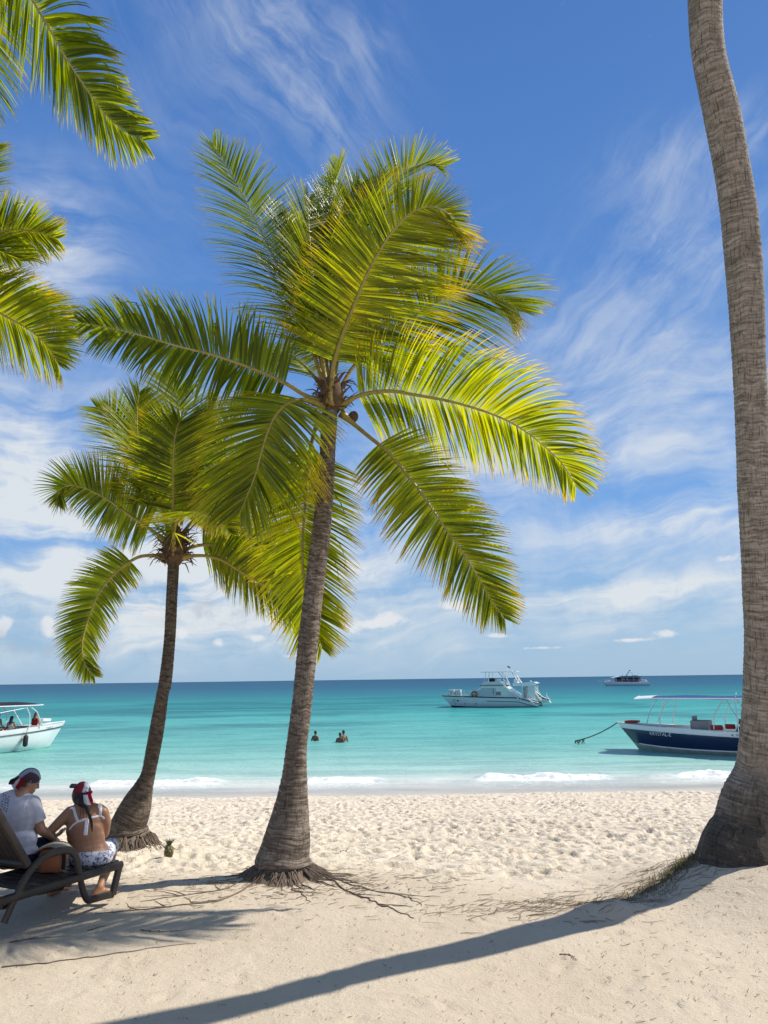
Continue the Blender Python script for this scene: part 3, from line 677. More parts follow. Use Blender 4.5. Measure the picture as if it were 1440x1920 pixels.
FM = [ # (image path with depth offsets, upper-face direction, leaflet length, options)
 ([(612, 735, 0), (585, 655, .15), (550, 560, .35), (505, 465, .5), (458, 372, .6), (422, 308, .55), (388, 252, .45)], (0.3, -0.95, 0.15), 0.86, dict(yel=0.25, droop=0.8, cut=1.0)),
 ([(618, 735, .1), (604, 600, .4), (606, 470, .75), (622, 350, 1.0), (640, 285, 1.05), (648, 262, 1.0)], (-0.75, -0.65, 0.1), 0.78, dict(yel=0.15, droop=0.5)),
 ([(622, 735, .1), (655, 560, .7), (700, 400, 1.1), (755, 326, 1.25), (805, 306, 1.25), (850, 322, 1.2)], (-0.25, -0.95, 0.15), 1.0, dict(yel=0.45, droop=0.2, n=96, cut=1.0)),
 ([(617, 760, -.1), (630, 667, -.2), (670, 558, -.35), (702, 488, -.45), (744, 425, -.5), (790, 390, -.5), (835, 396, -.45), (880, 442, -.35)], (-0.12, 0.97, 0.22), 1.08, dict(yel=0.50, droop=0.22, n=104, vee=0.12, stalk=.034, asym=(1.05, 0.70))),
 ([(628, 745, .1), (670, 679, .25), (735, 622, .4), (807, 574, .5), (865, 546, .55), (925, 550, .55), (1000, 606, .5)], (0.0, -0.97, 0.25), 1.18, dict(yel=0.36, droop=0.5, n=104, vee=0.1)),
 ([(636, 765, 0), (660, 747, -.03), (721, 733, -.12), (782, 741, -.25), (862, 757, -.40), (943, 785, -.46), (1003, 822, -.44), (1064, 882, -.40), (1094, 952, -.35)], (0.45, 0.75, 0.55), 0.84, dict(yel=0.46, droop=1.25, n=96, start=.09, cut=0.93, asym=(0.95, 1.0), lift=(0.0, -0.1))),
 ([(640, 775, .0), (681, 810, -.03), (729, 850, -.1), (782, 914, -.18), (830, 983, -.26), (878, 1051, -.33), (918, 1120, -.38), (950, 1165, -.42), (976, 1194, -.45)], (0.15, -0.95, 0.25), 0.64, dict(yel=0.45, droop=0.5, n=100, start=.2, vee=0.05)),
 ([(606, 755, 0), (565, 738, -.05), (527, 714, -.1), (457, 685, -.15), (398, 665, -.2), (330, 648, -.25), (240, 622, -.3), (136, 602, -.3)], (0.05, 0.8, 0.55), 0.64, dict(yel=0.05, droop=1.5, mess=0.9, n=74, wid=.044, tone=0.6, cut=1.0)),
 ([(605, 765, -.1), (580, 750, -.25), (540, 757, -.45), (511, 790, -.5), (493, 840, -.5), (479, 891, -.48), (457, 945, -.45), (440, 985, -.42)], (-0.2, -0.85, 0.5), 0.98, dict(yel=0.40, droop=0.55, vee=0.0, n=98)),
 ([(602, 775, .15), (588, 815, .22), (578, 870, .25), (572, 943, .25), (567, 1027, .25), (574, 1110, .25), (592, 1180, .22), (616, 1252, .2)], (0.1, 0.85, 0.3), 0.70, dict(yel=0.45, droop=0.5, vee=0.1, n=92)),
 ([(612, 740, .2), (575, 690, .7), (530, 660, 1.3), (490, 662, 1.8), (450, 700, 2.2)], (0.0, -0.6, 0.8), 0.70, dict(yel=0.2, droop=0.9)),
 ([(614, 738, 0.0), (596, 610, .1), (584, 490, .25), (578, 400, .45), (580, 345, .6)], (0.75, -0.6, 0.1), 0.74, dict(yel=0.15, droop=0.8)),
 ([(618, 738, 0.1), (632, 600, .35), (655, 470, .6), (690, 370, .85), (735, 330, 1.0), (770, 350, 1.0)], (-0.55, -0.8, 0.1), 0.85, dict(yel=0.3, droop=0.4)),
 ([(620, 738, 0.2), (625, 600, .5), (640, 460, .8), (668, 360, 1.0), (690, 320, 1.1)], (0.4, -0.9, 0.1), 0.90, dict(yel=0.2, droop=0.35)),
 ([(616, 738, 0.15), (588, 620, .4), (560, 500, .7), (545, 420, .9), (535, 380, 1.0)], (0.6, -0.75, 0.2), 0.80, dict(yel=0.2, droop=0.5)),
 ([(622, 738, 0.15), (648, 600, .5), (690, 500, .9), (760, 455, 1.3), (830, 470, 1.6)], (-0.6, -0.5, 0.5), 0.85, dict(yel=0.3, droop=0.6)),
]
for i, (path, nh, L, kw) in enumerate(FM): make_frond(pm, CP(YM, path), nh, L, 100 + i, **kw)
def coconut(parent, p, r, rz=0.3):
    b = MB(); b.ball(p, (r, r, r * 1.2), 12, 9, Matrix.Rotation(rz, 3, 'Y')); return b.build('coconut', STUB, parent)
for (px, py, d) in ((662, 782, .05),): coconut(pm, P(px, py, YM + d), 0.062)  # dark brown stub beside the crown, built as a ball
child_fix(pm)

# ---------------------------------------------------------------- the smaller palm on the left
YL = LFT.y
pl_ = empty('palm_tree', (LFT.x, LFT.y, gz(LFT.x, LFT.y)))
tag(pl_, 'smaller dark-trunked coconut palm between the seated couple and the middle palm', 'palm tree', PALMS)
rows = [(1570, 210, 270), (1566, 200, 279), (1560, 199, 279), (1550, 204, 275), (1525, 217, 282), (1500, 232, 286), (1475, 250, 288), (1450, 264, 292), (1400, 274, 303), (1350, 283, 311), (1300, 293, 317), (1280, 297, 322), (1200, 307, 329), (1120, 311, 333), (1060, 314, 336), (1020, 316, 336), (990, 318, 336)]
make_trunk(pl_, rows_world(rows, lambda py: YL), bark_dark, ring=0.058, amp=0.05, seed=11, seg=40, ring_from=0.5)
root_skirt(pl_, (LFT.x, LFT.y, gz(LFT.x, LFT.y)), 0.26, 15, n=220, spread=(0.10, 0.42), top=P(239, 1560, YL).z - gz(LFT.x, LFT.y), bias=-0.5, rad=(0.004, 0.0095))
cl = P(327, 1028, YL)
fibre_crown(pl_, (cl.x, cl.y, cl.z), 0.165, 0.46, 19, 120)
FL = [
 ([(326, 1000, -.05), (325, 940, -.15), (325, 862, -.3), (330, 810, -.35), (342, 788, -.3), (356, 822, -.2)], (0.05, 0.9, 0.3), 0.80, dict(yel=0.3, droop=0.12, n=84, vee=0.2)),
 ([(318, 1000, .1), (298, 935, .3), (270, 870, .5), (236, 812, .65), (204, 775, .7), (172, 762, .7), (156, 768, .65)], (0.4, -0.85, 0.3), 0.78, dict(yel=0.15, droop=0.5)),
 ([(312, 1015, 0), (277, 989, 0), (240, 963, .05), (197, 934, .1), (152, 913, .1), (116, 916, .05), (97, 968, 0)], (0.1, 0.85, 0.5), 0.64, dict(yel=0.3, droop=0.8, cut=0.92)),
 ([(310, 1045, 0), (288, 1042, 0), (262, 1044, 0), (228, 1064, .05), (190, 1104, .1), (166, 1160, .1), (154, 1210, .1), (162, 1250, .1), (194, 1286, .1)], (-0.5, 0.7, 0.4), 0.44, dict(yel=0.38, droop=1.0, start=.22)),
 ([(326, 1035, -.1), (327, 992, -.35), (338, 968, -.6), (375, 962, -.95), (420, 985, -1.2), (440, 1015, -1.3)], (0.2, -0.7, 0.6), 0.55, dict(yel=0.5, droop=0.8)),
 ([(338, 1035, 0), (353, 1028, .05), (385, 1021, .1), (421, 1023, .15), (457, 1032, .2), (511, 1043, .3), (556, 1066, .3), (590, 1105, .3)], (0.1, 0.85, 0.5), 0.72, dict(yel=0.35, droop=0.9)),
 ([(340, 1045, 0), (365, 1042, 0), (392, 1043, .05), (421, 1052, .05), (457, 1075, .1), (511, 1108, .15), (550, 1152, .2), (568, 1198, .2)], (0.3, 0.8, 0.4), 0.58, dict(yel=0.45, droop=1.0, start=.2)),
 ([(332, 1005, .2), (362, 920, .6), (400, 835, 1.0), (450, 772, 1.2), (510, 755, 1.2)], (-0.5, -0.7, 0.4), 0.85, dict(yel=0.4, droop=0.4)),
 ([(328, 1000, .2), (340, 880, .5), (338, 780, .8), (318, 715, .95), (285, 690, 1.0)], (0.3, -0.8, 0.3), 0.85, dict(yel=0.35, droop=0.3)),
 ([(334, 1010, .1), (380, 955, .2), (430, 912, .3), (490, 900, .3), (545, 930, .25)], (-0.2, 0.8, 0.5), 0.85, dict(yel=0.25, droop=0.6)),
 ([(330, 1005, .1), (350, 900, .4), (385, 800, .7), (405, 745, .8), (420, 740, .8)], (-0.7, -0.6, 0.3), 0.80, dict(yel=0.25, droop=0.4)),
 ([(322, 1010, .1), (296, 930, .3), (262, 850, .25), (258, 760, .3), (268, 712, .3)], (0.7, -0.6, 0.3), 0.75, dict(yel=0.2, droop=0.5)),
]
for i, (path, nh, L, kw) in enumerate(FL): make_frond(pl_, CP(YL, path), nh, L * 0.98, 200 + i, **kw)
child_fix(pl_)

# ---------------------------------------------------------------- the tall trunk on the right
pr = empty('palm_tree', (RGT.x, RGT.y, gz(RGT.x, RGT.y)))
tag(pr, 'tall thick grey-tan palm trunk with dark stained flared foot beside the navy boat', 'palm tree', PALMS)
rows = [(1665, 1288, 1505), (1640, 1298, 1500), (1600, 1310, 1492), (1575, 1322, 1487), (1550, 1337, 1482), (1500, 1352, 1478), (1450, 1375, 1474), (1400, 1384, 1472), (1300, 1391, 1472), (1200, 1394, 1472), (1100, 1390, 1464), (900, 1381, 1450), (700, 1373, 1438),
        (600, 1366, 1435), (500, 1359, 1430), (400, 1350, 1421), (300, 1335, 1404), (200, 1316, 1385), (100, 1297, 1360), (0, 1290, 1353), (-150, 1290, 1350), (-400, 1300, 1356), (-800, 1320, 1370), (-1150, 1340, 1385)]
def Yr(py):
    yv = 7.35
    for _ in range(5): yv = 7.35 - 0.25 * max(0.0, P(1390, py, yv).z - 1.0)
    return yv
wr = rows_world(rows, Yr)
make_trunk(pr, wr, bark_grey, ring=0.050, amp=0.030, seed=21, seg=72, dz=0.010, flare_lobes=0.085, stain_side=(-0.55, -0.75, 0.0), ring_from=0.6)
top = Vector(wr[-1][:3])
rgp = np.random.default_rng(77)
for i in range(15):
    a = i * 2.399; e = 0.95 - 0.09 * i; Lf = 3.6
    d = Vector((math.cos(a), math.sin(a), 0)); p = [top + d * 0.05]
    for k, (h, v) in enumerate(((0.8, 0.8), (1.7, 1.2), (2.6, 1.1), (3.3, 0.5))): p.append(top + d * h * 0.95 + Vector((0, 0, (v + 0.0) * e + (h * h * -0.05))))
    make_frond(pr, p, tuple(Vector((0, 0, 1)) - d * 0.3), 0.85, 300 + i, n=60, yel=0.25)
fibre_crown(pr, tuple(top), 0.24, 0.5, 29, 40)
child_fix(pr)

# ---------------------------------------------------------------- two palms standing off to the left; only their leaves reach into view
def side_palm(c, base, label, fronds, seed, trunk_r=0.15):
    o = empty('palm_tree', (base[0], base[1], gz(base[0], base[1])))
    tag(o, label, 'palm tree', PALMS)
    b0 = Vector((base[0], base[1], gz(base[0], base[1]) - 0.1)); c = Vector(c)
    pts = [(*b0, trunk_r * 1.9), (*(b0.lerp(c, 0.12)), trunk_r * 1.2)] + [(*(b0.lerp(c, t) + Vector((0.12 * math.sin(t * 3.1), 0, 0))), trunk_r * (1 - 0.25 * t)) for t in (0.35, 0.6, 0.85, 1.0)]
    make_trunk(o, pts, bark_mid, seed=seed, seg=28, dz=0.02)
    fibre_crown(o, tuple(c), 0.2, 0.45, seed + 1, 30)
    for i, (path, nh, L, kw) in enumerate(fronds): make_frond(o, path, nh, L, seed * 10 + i, **kw)
    for i in range(6):          # leaves on the far side, away from the picture
        a = math.pi + (i - 2.5) * 0.5; d = Vector((math.cos(a), math.sin(a), 0))
        make_frond(o, [c, c + d * 0.8 + Vector((0, 0, .7)), c + d * 1.7 + Vector((0, 0, .9)), c + d * 2.6 + Vector((0, 0, .5)), c + d * 3.2 + Vector((0, 0, -.3))], (0, 0, 1), 0.8, seed * 10 + 40 + i, n=60)
    child_fix(o)
YE = 7.6; ce = P(-165, 500, YE)
FE = [
 ([ce] + CP(YE, [(-110, 430, .2), (-70, 350, .4), (-20, 285, .55), (15, 262, .6)]), (0.3, -0.8, 0.3), 0.62, dict(yel=0.35, droop=0.3)),
 ([ce] + CP(YE, [(-90, 460, 0), (-30, 440, 0), (30, 430, 0), (80, 438, 0), (128, 456, 0)]), (0.05, 0.8, 0.6), 0.50, dict(yel=0.35, droop=0.6, mess=1.0)),
 ([ce] + CP(YE, [(-100, 510, .1), (-50, 555, .2), (0, 587, .25), (60, 622, .3), (98, 662, .3), (118, 706, .3)]), (0.2, 0.8, 0.5), 0.72, dict(yel=0.42, droop=0.85)),
 ([ce] + CP(YE, [(-100, 515, .4), (-40, 545, .7), (20, 562, .9), (80, 585, 1.0), (150, 640, 1.0)]), (0.1, -0.7, 0.6), 0.62, dict(yel=0.3, droop=0.6)),
 ([ce] + CP(YE, [(-110, 475, 0), (-60, 462, -.1), (-20, 466, -.2), (20, 480, -.2), (50, 500, -.2)]), (0.1, -0.7, 0.5), 0.62, dict(yel=0.1, droop=0.9, mess=1.0)),
 ([ce] + CP(YE, [(-140, 560, .2), (-120, 640, .3), (-100, 730, .4), (-85, 800, .4), (-78, 850, .4)]), (0.3, -0.8, 0.3), 0.6, dict(yel=0.2, droop=0.6)),
]
side_palm(ce, (ce.x - 0.9, ce.y + 0.3), 'coconut palm past the left edge whose leaves show beside the middle palm', FE, 41)
YT = 4.9; ct = P(-160, -260, YT)
FT = [
 ([ct] + CP(YT, [(-60, -170, 0), (10, -80, 0), (70, 15, 0), (122, 105, 0), (165, 170, 0), (205, 222, 0), (250, 255, 0), (300, 272, 0)]), (0.3, 0.8, 0.5), 0.60, dict(yel=0.18, tone=0.7, droop=1.6, n=96, wid=.046, mess=0.8, stalk=.024, cut=1.0)),
 ([ct] + CP(YT, [(-110, -190, -.2), (-80, -90, -.3), (-60, 0, -.4), (-45, 70, -.4)]), (0.3, -0.6, 0.5), 0.5, dict(yel=0.0, droop=1.2, mess=1.0)),
]
side_palm(ct, (ct.x - 0.7, ct.y + 0.2), 'coconut palm nearest the camera with one leaf hanging into the top left corner', FT, 51)
# ================================================================ BOATS
WHITE = principled('gelcoat_white', (0.84, 0.84, 0.83), 0.28, 0.5, var=0.05, vscale=1.5, coat=0.3)
OFFWHITE = principled('deck_white', (0.62, 0.62, 0.58), 0.55, 0.4, var=0.08, vscale=3)
NAVY = principled('gelcoat_navy', (0.012, 0.022, 0.075), 0.25, 0.5, var=0.2, vscale=1.2, coat=0.4)
BOTTOM = principled('antifoul_pale', (0.42, 0.43, 0.38), 0.7, 0.3, var=0.3, vscale=3)
GREYFIT = principled('grey_fittings', (0.30, 0.29, 0.28), 0.6, 0.4, var=0.15)
STRIPE = principled('rub_rail_dark', (0.03, 0.035, 0.045), 0.5, 0.4)
ALU = principled('aluminium_tube', (0.62, 0.64, 0.65), 0.32, 0.5, metal=0.6, var=0.05)
WTUBE = principled('white_tube', (0.74, 0.76, 0.76), 0.35, 0.5, var=0.05)
BLUECLOTH = principled('blue_awning', (0.020, 0.072, 0.20), 0.8, 0.2, var=0.15, bump=0.3, bscale=12)
DARKCLOTH = principled('dark_awning', (0.022, 0.022, 0.028), 0.8, 0.2, var=0.2, bump=0.3, bscale=12)
RED = principled('red_cushion', (0.36, 0.030, 0.025), 0.6, 0.3, var=0.2)
BLACK = principled('black_rubber', (0.022, 0.022, 0.024), 0.6, 0.4, var=0.2)
GLASSD = principled('tinted_glass', (0.10, 0.16, 0.18), 0.08, 0.6, var=0.1)
PALEBLUE = principled('gelcoat_pale_teal', (0.66, 0.74, 0.73), 0.3, 0.5, var=0.06, vscale=1.0, coat=0.3)
CRATE = principled('white_drum', (0.74, 0.74, 0.72), 0.45, 0.4, var=0.06)
ORANGE = principled('lifebuoy_orange', (0.42, 0.11, 0.05), 0.6, 0.3)
LETTER_D = principled('lettering_dark', (0.02, 0.03, 0.05), 0.5, 0.3)
LETTER_W = principled('lettering_white', (0.80, 0.80, 0.80), 0.5, 0.3)
WEED = principled('seaweed', (0.05, 0.055, 0.02), 0.8, 0.2, var=0.4)
ROPE = principled('rope', (0.12, 0.12, 0.085), 0.9, 0.2, var=0.3, vscale=20)

def hull(secs, mats_by_strip, mb=None, deck=True, ymul=1.0, y0=0.0):
    """skin from station outlines; each station is [(x, halfbreadth, z), ...] from sheer to keel"""
    m = MB() if mb is None else mb
    n = len(secs[0])
    for sgn in (1, -1):
        for k in range(n - 1):
            m.mat = mats_by_strip[k]
            m.sheet([[(s[k][0], y0 + sgn * s[k][1] * ymul, s[k][2]), (s[k + 1][0], y0 + sgn * s[k + 1][1] * ymul, s[k + 1][2])] for s in secs])
    s = secs[0]; m.mat = mats_by_strip[0]
    m.add([(p[0], y0 + p[1] * ymul, p[2]) for p in s] + [(p[0], y0 - p[1] * ymul, p[2]) for p in s[::-1]], [list(range(2 * n))])
    return m
def stations(L, beam, sheer, chine, keel, rake, n=34, fine=2.3, flare=0.86, band=0.2, bow_fine=1.0):
    """sheer, chine, keel: heights as functions of t (0 stern, 1 bow)"""
    out = []
    for i in range(n):
        t = i / (n - 1); b = beam / 2 * (0.94 + 0.06 * min(1, t * 3)) * max(0.012, (1 - max(0, (t - 0.35) / 0.65) ** fine)) ** bow_fine
        zs, zc, zk = sheer(t), chine(t), keel(t); x = -L / 2 + L * t
        def X(z): return x + rake * (max(0, t - 0.55) / 0.45) ** 1.5 * ((z - zk) / (zs - zk + 1e-6) - 1.0)
        zb = zs - band; zm = (zb + zc) / 2
        out.append([(X(zs), b, zs), (X(zb), b * 0.985, zb), (X(zm), b * (0.5 + flare * 0.5), zm), (X(zc), b * flare * 0.93, zc), (X((zc + zk) / 2), b * flare * 0.55, (zc + zk) / 2 - 0.02), (X(zk), 0.0, zk)])
    return out
def place(o, x, y, fwd, z=None):
    o.location = (x, y, SEA if z is None else z); o.rotation_euler = (0, 0, math.atan2(fwd[1], fwd[0]))
def lettering(parent, text, size, org, ex, ey, mat, bvh=None, shear=0.0, off=0.006):
    """raised letters laid on a surface: org = lower left, ex along, ey up (parent space)"""
    cu = bpy.data.curves.new('lettering', 'FONT'); cu.body = text; cu.size = size; cu.shear = shear; cu.resolution_u = 3; cu.extrude = 0.003
    to = bpy.data.objects.new('tmp', cu); COL.objects.link(to)
    dg = bpy.context.evaluated_depsgraph_get(); dg.update()
    me = bpy.data.meshes.new_from_object(to.evaluated_get(dg)); bpy.data.objects.remove(to)
    ex = Vector(ex).normalized(); ey = Vector(ey); ey = (ey - ex * ey.dot(ex)).normalized(); nz = ex.cross(ey)
    for v in me.vertices:
        q = Vector(org) + ex * v.co.x + ey * v.co.y
        if bvh is not None:
            h = bvh.ray_cast(q + nz * 0.6, -nz, 1.4)
            if h[0] is not None: q = h[0]
        v.co = q + nz * (off + max(0, v.co.z))
    me.materials.clear(); me.materials.append(mat); me.name = 'lettering'
    return link('lettering', me, parent)
def bvh_of(o):
    me = o.data; return BVHTree.FromPolygons([v.co for v in me.vertices], [p.vertices for p in me.polygons])
def arc(p0, p1, sag, n=14):
    p0, p1 = Vector(p0), Vector(p1); return [p0.lerp(p1, k / (n - 1)) + Vector((0, 0, -sag * 4 * (k / (n - 1)) * (1 - k / (n - 1)))) for k in range(n)]

# ---------------------------------------------------------------- navy excursion boat, moored, half behind the right trunk
def navy_boat():
    bt = empty('motor_boat'); tag(bt, 'navy blue open motor boat with white gunwale and blue awning beside the tall trunk', 'boat')
    sheer = lambda t: 1.00 + 0.30 * max(0, t - 0.25) ** 1.2 - 0.34 * (1 - min(1, max(0, (t - 0.12) / 0.20))) ** 1.0
    S = stations(8.6, 2.5, sheer, lambda t: 0.16 + 0.42 * max(0, t - 0.5) ** 1.6, lambda t: -0.45 + 0.35 * max(0, t - 0.8) / 0.2, 1.05, band=0.20, fine=2.6)
    hl = hull(S, [0, 1, 1, 2, 2]).build('hull', [WHITE, NAVY, BOTTOM], bt)
    for k in range(1, 2): pass
    # gunwale cap, inner walls and deck
    m = MB(); inner = [[(s[0][0], s[0][1], s[0][2]) for s in S], [(s[0][0] - (0.10 if i > 25 else 0), max(0.0, s[0][1] - 0.16), s[0][2] + 0.015) for i, s in enumerate(S)], [(s[2][0] - (0.25 if i > 22 else 0), max(0.0, s[2][1] - 0.20), 0.48) for i, s in enumerate(S)]]
    for sg in (1, -1): m.sheet([[(p[0], sg * p[1], p[2]) for p in row] for row in inner])
    m.mat = 1
    rows = [[(p[0], p[1] * f, 0.48) for f in (1, .5, 0, -.5, -1)] for p in inner[2]]
    m.sheet(rows); m.build('deck', [WHITE, OFFWHITE], bt)
    m = MB(); m.sheet([[(s[0][0], s[0][1] * f, s[0][2] + 0.02 + 0.03 * (1 - f * f)) for f in (0.9, .45, 0, -.45, -.9)] for s in S[23:]]); m.build('foredeck', OFFWHITE, bt)
    m = MB()
    for sg in (1, -1): m.tube([(s[1][0], sg * (s[1][1] + 0.012), s[1][2]) for s in S], 0.028, 6)
    m.build('rub_rail', WHITE, bt)
    m = MB()
    for sg in (1, -1): m.tube([(s[3][0], sg * (s[3][1] + 0.012), s[3][2] + 0.02) for s in S[:-2]], 0.030, 6)
    m.build('spray_rail', WHITE, bt)
    m = MB()
    for sg in (1, -1):
        m.box((-0.3, sg * 0.72, 0.66), (3.4, 0.42, 0.46), bev=0.04)
    m.build('side_bench', OFFWHITE, bt)
    m = MB(); m.box((0.35, 0.12, 0.92), (0.75, 0.95, 1.0), bev=0.05); m.box((0.62, 0.12, 1.5), (0.06, 0.8, 0.22), bev=0.02); m.build('console', GREYFIT, bt)
    for (x, y, z, sx) in ((-0.45, 0.80, 1.16, .50), (-0.95, 0.5, 1.20, .40), (-1.45, .55, 1.42, .28)):
        m = MB(); m.box((x, y, z), (sx, 0.36, 0.20), rz=0.3, bev=0.05); m.build('cushion', RED, bt)
    m = MB(); m.box((-1.75, 0.55, 1.08), (1.0, 0.7, 0.30), bev=0.06); m.build('engine_cover', BLACK, bt)
    m = MB(); m.box((-4.6, 0.0, 0.75), (0.36, 0.5, 0.85), bev=0.1); m.box((-4.62, 0, 0.05), (0.2, 0.16, 0.9), bev=0.04); m.build('outboard_motor', GREYFIT, bt)
    # awning on tube frame
    zt = 2.42; m = MB()
    m.sheet([[(x, y, zt + 0.10 * (1 - (y / 1.1) ** 2) + 0.02 * math.sin(x * 2.3)) for y in np.linspace(-1.1, 1.1, 9)] for x in np.linspace(-3.9, 2.25, 16)])
    m.sheet([[(x, y, zt + 0.06 * (1 - (y / 1.1) ** 2) - 0.03 + 0.02 * math.sin(x * 2.3)) for y in np.linspace(-1.1, 1.1, 9)] for x in np.linspace(-3.9, 2.25, 16)])
    aw = m.build('awning', BLUECLOTH, bt)
    m = MB(); m.sheet([[(x, y, zt + 0.11 * (1 - (y / 1.1) ** 2) - 0.05 * max(0, (x - 2.2))) for y in np.linspace(-1.12, 1.12, 9)] for x in (2.22, 2.6, 3.0)])
    m.tube([(-3.9, 1.12, zt), (2.2, 1.12, zt - .01), (3.05, 0.95, zt - .04), (3.12, 0.0, zt + 0.05), (3.05, -0.95, zt - .04), (2.2, -1.12, zt - .01), (-3.9, -1.12, zt)], 0.030, 7); m.build('awning_edge', WHITE, aw)
    m = MB()
    for sg in (1, -1):
        m.tube([(1.95, sg * 1.08, zt - 0.02), (2.4, sg * 1.0, 1.75), (2.6, sg * 0.86, 1.22)], 0.024, 7)
        m.tube([(1.6, sg * 1.08, zt - 0.02), (1.9, sg * 1.08, 1.55), (1.95, sg * 1.02, 1.15)], 0.024, 7)
        m.tube([(-0.95, sg * 1.08, zt - 0.02), (-0.45, sg * 1.12, 1.7), (-0.4, sg * 1.1, 1.1)], 0.024, 7)
        m.tube([(-1.0, sg * 1.08, zt - 0.02), (-1.45, sg * 1.12, 1.5), (-1.25, sg * 1.1, 1.0)], 0.024, 7)
        m.tube([(-3.6, sg * 1.08, zt - 0.02), (-3.7, sg * 1.1, 0.7)], 0.024, 7)
    m.build_pieces('awning_post', ALU, bt)
    m = MB(); ly = 1.30
    for x in (-1.45, -2.03):
        m.tube([(x + .02, ly, 0.70), (x, ly + 0.02, 2.45), (x - 0.02, ly - 0.1, 2.62), (x - 0.02, ly - 0.28, 2.64)], 0.026, 7)
    for z in (0.95, 1.27, 1.59, 1.91, 2.2): m.box((-1.74, ly + 0.01, z), (0.58, 0.12, 0.035), bev=0.01)
    m.build('ladder', ALU, bt)
    m = MB(); m.box((3.55, 0.0, 1.29), (0.6, 0.5, 0.10), bev=0.03); m.build('anchor_hatch', RED, bt)
    bv = bvh_of(hl)
    lettering(bt, 'KRYSTAL-E', 0.22, (2.62, 1.3, 0.74), (-1, 0.12, -0.02), (0, 0, 1), LETTER_W, bv)
    lettering(bt, 'B-TS-00126D', 0.19, (-1.10, 1.4, 0.80), (-1, 0, -0.05), (0, 0, 1), LETTER_D, bv)
    lettering(bt, 'DEMAR TTC', 0.19, (-1.7, 1.4, 0.36), (-1, 0, 0), (0, 0, 1), LETTER_W, bv)
    return bt
bn = navy_boat(); fw = Vector((-0.80, 0.60, 0)).normalized()
bow = P(1157, 1352, 36.5); c0 = Vector((bow.x, bow.y, 0)) - fw * 4.3
place(bn, c0.x, c0.y, fw)
bowt = Vector((bow.x, bow.y, bow.z - 0.08)); rend = G(1079, 1390, SEA + 0.02)
rend = P(1079, 1389, 38.0)
m = MB(); pth = arc(bowt, rend, 0.12, 40)[:]; m.tube(pth, 0.028, 6); ro = m.build('mooring_rope', ROPE)
tag(ro, 'dark mooring rope running from the navy bow down into the water', 'rope')
m = MB(); rg = np.random.default_rng(4)
for k in (15, 16, 17, 18, 19):
    p = pth[2 * k + 1]
    for j in range(3): m.tube([p, p + Vector((rg.normal(0, .04), 0, -0.05)), p + Vector((rg.normal(0, .06), 0.0, -rg.uniform(.06, .26)))], [0.024, 0.02, 0.008], 5)
m.build('seaweed', WEED, ro)

